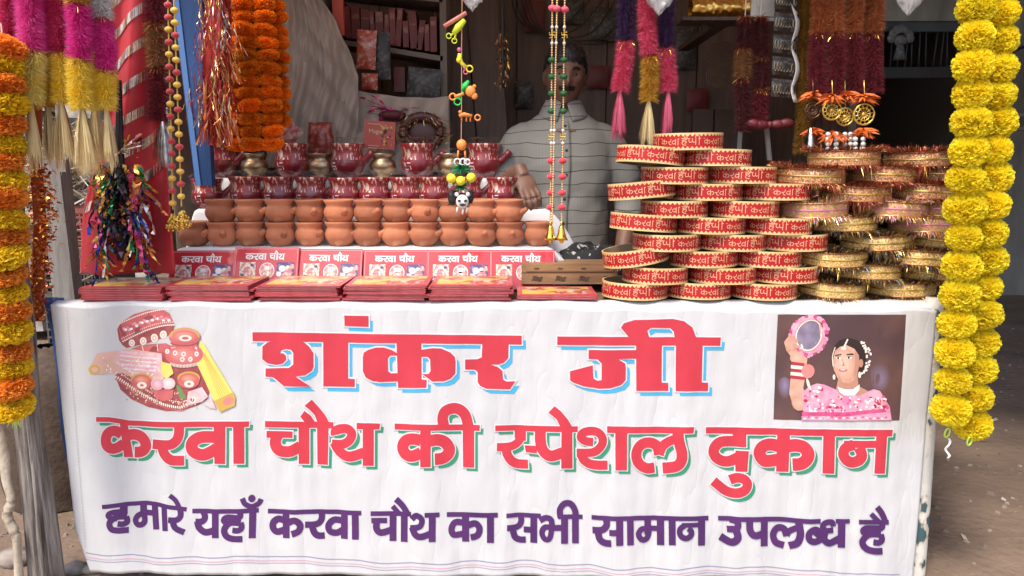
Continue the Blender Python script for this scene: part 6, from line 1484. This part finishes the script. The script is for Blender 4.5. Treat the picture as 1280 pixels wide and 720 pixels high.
# arms: the right one (left in the picture) rests on the cloth, the left one hangs towards the sieves
AR = [Vector((MX - .160, MY + .02, sz - .092)), Vector((MX - .225, MY + .02, sz - .20)), Vector((MX - .265, MY + .0, sz - .31)), Vector((P(640, 228, .58).x, .63, P(640, 228, .58).z + .02)), Vector((P(652, 221, .53).x, .56, P(652, 221, .53).z + .012))]
AL = [Vector((MX + .160, MY + .02, sz - .092)), Vector((MX + .23, MY + .02, sz - .20)), Vector((MX + .27, MY + .02, sz - .33)), Vector((MX + .235, MY - .07, sz - .48)), Vector((MX + .225, MY - .12, sz - .55))]
for A in (AR, AL): b.tube(catmull(A, 5), [.056 - .0015 * i if i < 10 else .042 - .0016 * (i - 10) for i in range(21)], 16)
def hand(mb, w, fdir, pdir, thumb, flat=.25):
    """palm and five bent fingers; fdir along the fingers, pdir out of the palm's back"""
    f = Vector(fdir).normalized(); s_ = f.cross(Vector(pdir)).normalized() * thumb; u = s_.cross(f).normalized() * thumb
    m = w + f * .045
    mb.ball(m, .044, 16, sc=(1, 1, 1), rot=Matrix((f * 1.05, s_ * .92, u * .36)).transposed())
    mb.tube([w - f * .03, w + f * .02], [.027, .026], 12)
    for k, (o, ln, r_) in enumerate(((.030, .070, .0085), (.010, .078, .0088), (-.010, .074, .0085), (-.029, .058, .0075))):
        p0 = m + f * .022 + s_ * o; p1 = p0 + f * (.018 + ln * .38) + s_ * o * .1 + u * .004; p2 = p1 + f * ln * .30 - u * .014; p3 = p2 + f * ln * .16 - u * .016
        mb.tube(catmull([p0, p1, p2, p3], 3), [r_ * 1.1 - .0002 * i for i in range(10)], 10); mb.ball(p3, r_ * .88, 8)
    p0 = w + f * .018 + s_ * .026; p1 = p0 + f * .026 + s_ * .026 - u * .004; p2 = p1 + f * .028 + s_ * .008 - u * .006
    mb.tube([p0, p1, p2], [.0125, .0105, .0085], 10); mb.ball(p2, .0085, 8)
hand(b, AR[-1], (.30, -.50, -.72), (.2, -.82, .5), 1)
hand(b, AL[-1], (-.10, -.5, -.75), (.4, -.8, .4), -1)
raw = b.build('body_raw', M_string)
md = raw.modifiers.new('r', 'REMESH'); md.mode = 'VOXEL'; md.voxel_size = .0052; md.use_smooth_shade = True
ms = raw.modifiers.new('s', 'SMOOTH'); ms.factor = .5; ms.iterations = 2
dg = bpy.context.evaluated_depsgraph_get(); me = bpy.data.meshes.new_from_object(raw.evaluated_get(dg)); bpy.data.objects.remove(raw)
M_skin = mat('brown_skin', (.19, .095, .062), (.145, .070, .045), scale=14, rough=.55, bump=.06, bscale=120)
M_skin.node_tree.nodes['Principled BSDF'].inputs['Subsurface Weight'].default_value = .05
me.materials.clear(); me.materials.append(M_skin); me.polygons.foreach_set('use_smooth', [True] * len(me.polygons)); me.transform(Matrix.Translation(-Vector((MX, MY, 0))))
body = bpy.data.objects.new('body', me); COL.objects.link(body); body.parent = man
M_hair = mat('black_hair', (.010, .008, .008), (.018, .014, .013), scale=60, rough=.45, stretch=(1, 1, .3), bump=.5, bscale=90)
b = MB()
def hairp(th, ph, k):
    p = head_pt(th, ph); return HC + tilt @ (p * k)
nu2, nv2 = 72, 22; vs = []
for j in range(nv2 + 1):
    for i in range(nu2):
        ph = 2 * PI * i / nu2; front = max(0, -math.sin(ph))
        lim = PI * (.64 - .27 * front ** .8 - .13 * max(0, abs(math.cos(ph))) ** 3)
        th = lim * j / nv2; k = 1.10 + .05 * (1 - j / nv2) + .03 * pnoise(Vector((ph * 4, th * 7, 0))) + (.05 * front * (j / nv2) if j < nv2 - 1 else -.10)
        if j == nv2: k = 1.0
        vs.append(hairp(th, ph, k))
b.add(vs, [(j * nu2 + i, (j + 1) * nu2 + i, (j + 1) * nu2 + (i + 1) % nu2, j * nu2 + (i + 1) % nu2) for j in range(nv2) for i in range(nu2)])
for k in range(900):
    ph = rng.uniform(0, 2 * PI); front = max(0, -math.sin(ph)); th = PI * (.62 - .28 * front) * rng.random() ** .7; p = hairp(th, ph, 1.10); d = (p - HC).normalized()
    b.hair(p, d * (.45 if d.z > .5 else .12) + Vector((rng.uniform(-.3, .3), -.3, .15 if d.z > .5 else -.5)), rng.uniform(.010, .022), .0016)
b.build('hair', M_hair, man, smooth=True)
def facepatch(mb, x0, x1, z0, z1, off, nn=12, arch=0.0, mi=0):
    def f(u, v):
        x = x0 + (x1 - x0) * u; z = z0 + (z1 - z0) * v + arch * math.sin(u * PI); 
        th = math.acos(max(-1, min(1, z))); q = x / max(.05, math.sin(th)); ph = -PI / 2 + math.asin(max(-1, min(1, q)))
        p = head_pt(th, ph); return HC + tilt @ (p + Vector((0, -off * math.sin(u * PI) ** .5 * math.sin(v * PI) ** .5 + .0008, 0)))
    mb.grid(f, nn, 6, mi)
b = MB(); facepatch(b, -.44, .44, -.43, -.27, .006, 18); b.build('moustache', M_hair, man, smooth=True)
b = MB()
for s_ in (-1, 1): facepatch(b, s_ * .58, s_ * .16, .16, .25, .0045, 12, .05)
b.build('eyebrows', M_hair, man, smooth=True)
for s_ in (-1, 1):
    th = math.acos(.06); ph = -PI / 2 + math.asin(s_ * .40); p = HC + tilt @ (head_pt(th, ph) + Vector((0, .008, 0)))
    b = MB(); b.ball(p, .0118, 14); e_ = b.build('eye', mat('eye_white', (.17, .14, .12), rough=.4), man, smooth=True)
    b = MB(); b.ball(p + Vector((0, -.0082, 0)), .0068, 10, sc=(1, .75, 1)); b.build('iris', mat('eye_dark', (.012, .008, .006), rough=.2), e_, smooth=True)
    b = MB(); b.grid(lambda u, v: p + Vector(((u - .5) * .026, -.0125 * math.sin(u * PI) ** .5 * math.cos((v - .2) * 1.0), .003 + .008 * v * math.sin(u * PI) ** .5)), 10, 4); b.build('eyelid', M_skin, man, smooth=True)
b = MB(); facepatch(b, -.22, .22, -.52, -.42, .0035, 12); b.build('lips', mat('lip_brown', (.16, .06, .05), rough=.5), man, smooth=True)
# shirt: one cloth surface with sleeves, collar, placket and buttons
b = MB()
pr2 = [(sz + .022, .075, .066), (sz + .006, .105, .080), (sz - .02, .140, .095), (sz - .06, .182, .115), (sz - .11, .203, .130), (sz - .17, .203, .140), (sz - .24, .190, .142), (sz - .34, .182, .142), (sz - .46, .186, .146), (sz - .60, .194, .150), (sz - .68, .198, .152)]
b.add([Vector((MX + a * math.cos(2 * PI * j / n), MY + .02 + c * math.sin(2 * PI * j / n), z)) for z, a, c in pr2 for j in range(n)], [(i * n + j, (i + 1) * n + j, (i + 1) * n + (j + 1) % n, i * n + (j + 1) % n) for i in range(len(pr2) - 1) for j in range(n)] + [tuple(range(n)), tuple(range(len(pr2) * n - 1, (len(pr2) - 1) * n - 1, -1))])
b.tube(catmull([AR[0] + Vector((.06, 0, -.005)), AR[0], AR[1], AR[2], AR[2].lerp(AR[3], .35)], 5), [.062, .066, .068, .069, .069, .069, .068, .067, .066, .066, .065, .065, .064, .064, .063, .063, .062, .062, .061, .061, .062], 20)
b.tube(catmull([AL[0] + Vector((-.06, 0, -.005)), AL[0], AL[1], AL[2], AL[2].lerp(AL[3], .45)], 5), [.062, .066, .068, .069, .069, .069, .068, .067, .066, .066, .065, .065, .064, .064, .063, .063, .062, .062, .061, .061, .062], 20)
raw = b.build('shirt_raw', M_string)
md = raw.modifiers.new('r', 'REMESH'); md.mode = 'VOXEL'; md.voxel_size = .008
ms = raw.modifiers.new('s', 'SMOOTH'); ms.factor = .6; ms.iterations = 6
dg = bpy.context.evaluated_depsgraph_get(); me = bpy.data.meshes.new_from_object(raw.evaluated_get(dg)); bpy.data.objects.remove(raw)
for v in me.vertices:                               # creases
    p = v.co; q = pnoise(Vector((p.x * 7 + p.z * 4, p.y * 6, p.z * 13))) + .6 * pnoise(Vector((p.x * 16 - p.z * 9, p.y * 12, p.z * 20)))
    c = Vector((MX, MY + .02, p.z)); d = (p - c); d.z = 0
    if d.length > 1e-4: v.co += d.normalized() * q * .006
M_shirt = bpy.data.materials.new('striped_shirt'); M_shirt.use_nodes = True
nt = M_shirt.node_tree; N = nt.nodes; L = nt.links; pb = N['Principled BSDF']; pb.inputs['Roughness'].default_value = .85
tc = N.new('ShaderNodeTexCoord'); sx = N.new('ShaderNodeSeparateXYZ'); L.new(tc.outputs['Object'], sx.inputs[0])
def mth(op, a, bb):
    m_ = N.new('ShaderNodeMath'); m_.operation = op
    for i, q in enumerate((a, bb)):
        if q is None: continue
        if isinstance(q, (int, float)): m_.inputs[i].default_value = q
        else: L.new(q, m_.inputs[i])
    return m_.outputs[0]
nz = N.new('ShaderNodeTexNoise'); nz.inputs['Scale'].default_value = 5; L.new(tc.outputs['Object'], nz.inputs[0])
zw = mth('ADD', sx.outputs[2], mth('MULTIPLY', nz.outputs['Fac'], .045))
s1_ = mth('LESS_THAN', mth('FRACT', mth('MULTIPLY', zw, 1 / .049), None), .06)
s2_ = mth('MULTIPLY', mth('LESS_THAN', mth('FRACT', mth('MULTIPLY', zw, 1 / .006), None), .35), .22)
s3_ = mth('MULTIPLY', mth('LESS_THAN', mth('FRACT', mth('MULTIPLY', sx.outputs[0], 1 / .012), None), .22), .16)
mxa = N.new('ShaderNodeMix'); mxa.data_type = 'RGBA'; mxa.inputs[6].default_value = (.225, .217, .195, 1); mxa.inputs[7].default_value = (.135, .128, .118, 1); L.new(mth('ADD', s2_, s3_), mxa.inputs[0])
mxb = N.new('ShaderNodeMix'); mxb.data_type = 'RGBA'; mxb.inputs[7].default_value = (.03, .03, .035, 1); L.new(mxa.outputs[2], mxb.inputs[6]); L.new(s1_, mxb.inputs[0]); L.new(mxb.outputs[2], pb.inputs['Base Color'])
me.materials.clear(); me.materials.append(M_shirt); me.polygons.foreach_set('use_smooth', [True] * len(me.polygons)); me.transform(Matrix.Translation(-Vector((MX, MY, 0))))
shirt = bpy.data.objects.new('shirt', me); COL.objects.link(shirt); shirt.parent = man; ORG[shirt.name] = Vector((MX, MY, 0))
b = MB()
for s_ in (-1, 1):                                  # collar wings
    def cw(u, v):
        a = -PI / 2 + s_ * (.10 + u * 2.6); r_ = .060 + .020 * v; z = sz + .058 - .050 * v - .028 * (1 - u) * v + .012 * u
        sprd = .02 * (1 - u) * v * s_
        return Vector((MX + r_ * 1.12 * math.cos(a) + sprd, MY + .02 + r_ * 1.15 * math.sin(a) - .012 * (1 - u) * v, z))
    b.sheet(cw, 18, 6, .003 * s_)
b.build('collar', M_shirt, shirt, smooth=True)
b = MB()
def plq(u, v):
    z = sz - .02 - v * .62; i = 0
    while i < len(pr2) - 2 and pr2[i + 1][0] > z: i += 1
    f = (pr2[i][0] - z) / (pr2[i][0] - pr2[i + 1][0]); c = pr2[i][2] + (pr2[i + 1][2] - pr2[i][2]) * f
    return Vector((MX + (u - .5) * .030 + .006 * math.sin(v * 7), MY + .02 - c - .006, z))
b.sheet(plq, 3, 30, .003); b.build('placket', M_shirt, shirt, smooth=True)
for k in range(7):
    b = MB(); b.ball(plq(.5, .03 + k * .145) + Vector((0, -.002, 0)), .0055, 10, sc=(1, .4, 1)); b.build('button', mat('dark_button', (.03, .03, .035), rough=.4), shirt, smooth=True)
b = MB()
for s_ in (-1, 1):
    hx = MX + s_ * .085
    b.tube([(hx, MY + .02, hipz + .06), (hx + s_ * .01, MY + .012, hipz - .1), (hx + s_ * .015, MY + .004, .46), (hx + s_ * .015, MY + .02, .30), (hx + s_ * .015, MY + .02, .07)], [.100, .098, .078, .075, .070], 20, caps=True)
b.build('trousers', mat('dark_trousers', (.035, .035, .045), rough=.85), man, smooth=True)

# ------------------------------------------------------------------ left background, outdoors
M_crate = mat('dusty_red_plastic', (.30, .085, .065), (.22, .06, .05), scale=12, rough=.6); M_crate2 = mat('dusty_black_plastic', (.075, .068, .062), (.12, .105, .095), scale=12, rough=.7)
def crate(px, py, Y, w, h, d, m, label):
    c = P(px, py, Y); t = thing('plastic_crate', label, 'crate', c - Vector((0, 0, h / 2)), None)
    for (nm, sy) in (('front_side', -1), ('back_side', 1)):
        b = MB(); y = c.y + d / 2 + sy * d / 2
        for i in range(9): b.box((c.x - w / 2 + w * i / 8, y, c.z), (.008, .012, h))
        for j in range(7): b.box((c.x, y - .002, c.z - h / 2 + h * j / 6), (w + .01, .012, .010 if 0 < j < 6 else .024))
        b.build(nm, m, t)
    for sx_ in (-1, 1):
        b = MB(); b.box((c.x + sx_ * w / 2, c.y + d / 2, c.z), (.010, d, h)); b.build('end_side', m, t)
    b = MB(); b.box((c.x, c.y + d / 2, c.z - h / 2 + .004), (w, d, .012)); b.build('bottom', m, t)
    return t
z3 = P(110, 400, 1.9)
crate(93, 288, 1.60, .30, .20, .25, M_crate, 'dusty red plastic crate behind the table at the left, topmost of the pile')
crate(96, 342, 1.58, .32, .21, .26, M_crate2, 'dusty black plastic crate under the red one at the left')
crate(98, 402, 1.57, .32, .25, .26, M_crate2, 'lowest black plastic crate of the pile, mostly hidden behind the table')
crate(98, 478, 1.57, .34, .27, .26, M_crate2, 'black plastic crate standing on the ground under the pile')
crate(98, 560, 1.57, .34, .27, .26, M_crate, 'dull red plastic crate at the very bottom of the pile')
def sack(u, v):
    a = u * 2 * PI; r_ = (.16 + .03 * math.sin(v * PI)) * (1 if v < .85 else max(.05, 1 - (v - .85) * 5)); c = P(70, 560, .60)
    return Vector((c.x + r_ * math.cos(a) * 1.15 + .01 * pnoise(Vector((a * 2, v * 6, 1))), .60 + r_ * math.sin(a), .01 + v * .62 + .008 * pnoise(Vector((a * 3, v * 9, 4)))))
b = MB(); b.grid(sack, 36, 24)
single('added_dark_sack', b, mat('dark_gap_brown', (.10, .068, .048), (.07, .046, .033), scale=40, rough=.95, bump=.4), 'dark brown sack shape added to darken the gap between log post and banner', 'sack', smooth=True)  # added dark filler, so the gap beside the banner reads dark brown
# rubble wall and dry brush
M_rub = mat('rubble_wall', (.40, .37, .34), (.17, .15, .135), scale=9, rough=.95, bump=1.0, bscale=8, detail=8)
b = MB()
r5 = random.Random(8)
for k in range(240):
    c = Vector((-3.4 + r5.uniform(-1.2, 2.0), 3.4 + r5.uniform(-.05, .25), r5.uniform(.05, 2.4))); s_ = r5.uniform(.10, .24)
    b.box(c, (s_ * 1.5, .28, s_ * .8), rot=Matrix.Rotation(r5.uniform(-.2, .2), 3, 'Y'), mi=r5.randrange(2))
b.box((-3.0, 3.75, 1.2), (4.2, .3, 2.45), mi=0)
single('rubble_wall', b, [M_rub, mat('rubble_wall_light', (.50, .48, .45), (.30, .27, .25), scale=14, rough=.95, bump=.6)], 'grey rubble stone wall far behind the left end of the table', 'wall')
b = MB()
M_dry = [mat('dry_straw', (.46, .38, .27), rough=.9), mat('dry_twig', (.24, .18, .13), rough=.9), mat('ash_grey_straw', (.52, .50, .46), rough=.9)]
for k in range(2600):
    c = P(95 + r5.gauss(0, 30), 205 + r5.uniform(-40, 60), 2.1 + r5.uniform(-.25, .35)); a = r5.uniform(0, 2 * PI)
    b.hair(c, (math.cos(a), math.sin(a), r5.uniform(-.7, .8)), r5.uniform(.08, .28), r5.uniform(.004, .011), r5.randrange(3), .1)
b.ball(P(95, 230, 2.4), .3, 14, mi=1, sc=(1.3, .6, .8))
single('dry_brush_heap', b, M_dry, 'heap of dry grey straw and twigs above the crates at the left', 'brush heap')
b = MB()
for x in (-2.2, -1.75): b.tube([(x, 2.35, 0), (x + .02, 2.35, 1.2)], .04, 8)
b.box((-2.0, 2.35, 1.22), (.9, .6, .05)); b.box((-2.0, 2.1, .6), (.06, .06, 1.2)); single('rough_platform', b, M_tw, 'rough wooden platform under the dry brush heap', 'platform')
b = MB()
for k in range(9): 
    a = P(60 + r5.uniform(0, 50), 300 + r5.uniform(-90, 60), 1.45 + r5.uniform(0, .1)); b.tube(catmull([a, a + Vector((r5.uniform(-.1, .15), 0, r5.uniform(-.06, .06))), a + Vector((r5.uniform(.1, .3), 0, r5.uniform(-.12, .1)))], 4), .005, 6)
single('loose_sticks', b, M_dry[1], 'thin loose sticks poking out in front of the crates at the left', 'sticks', smooth=True)
# things lying on the ground, and stones near the posts
for i, (px, py, Y, s_) in enumerate(((20, 716, .10, .05), (92, 722, .04, .035), (120, 724, .05, .03))):
    b = MB(); c = P(px, py, Y); c.z = s_ * .45; b.ball(c, s_, 10, sc=(1.3, 1, .6)); b.v = [tuple(Vector(q) + Vector((1, 1, .5)) * .012 * pnoise(Vector(q) * 30)) for q in b.v]
    single('stone', b, M_stone, ['rounded stone on the ground left of the log post', 'small stone at the foot of the banner near the log post', 'small stone under the lower left corner of the banner', 'pebble on the bare ground at the lower right', 'pebble on the shaded ground at the right edge'][i], 'stone', smooth=True)
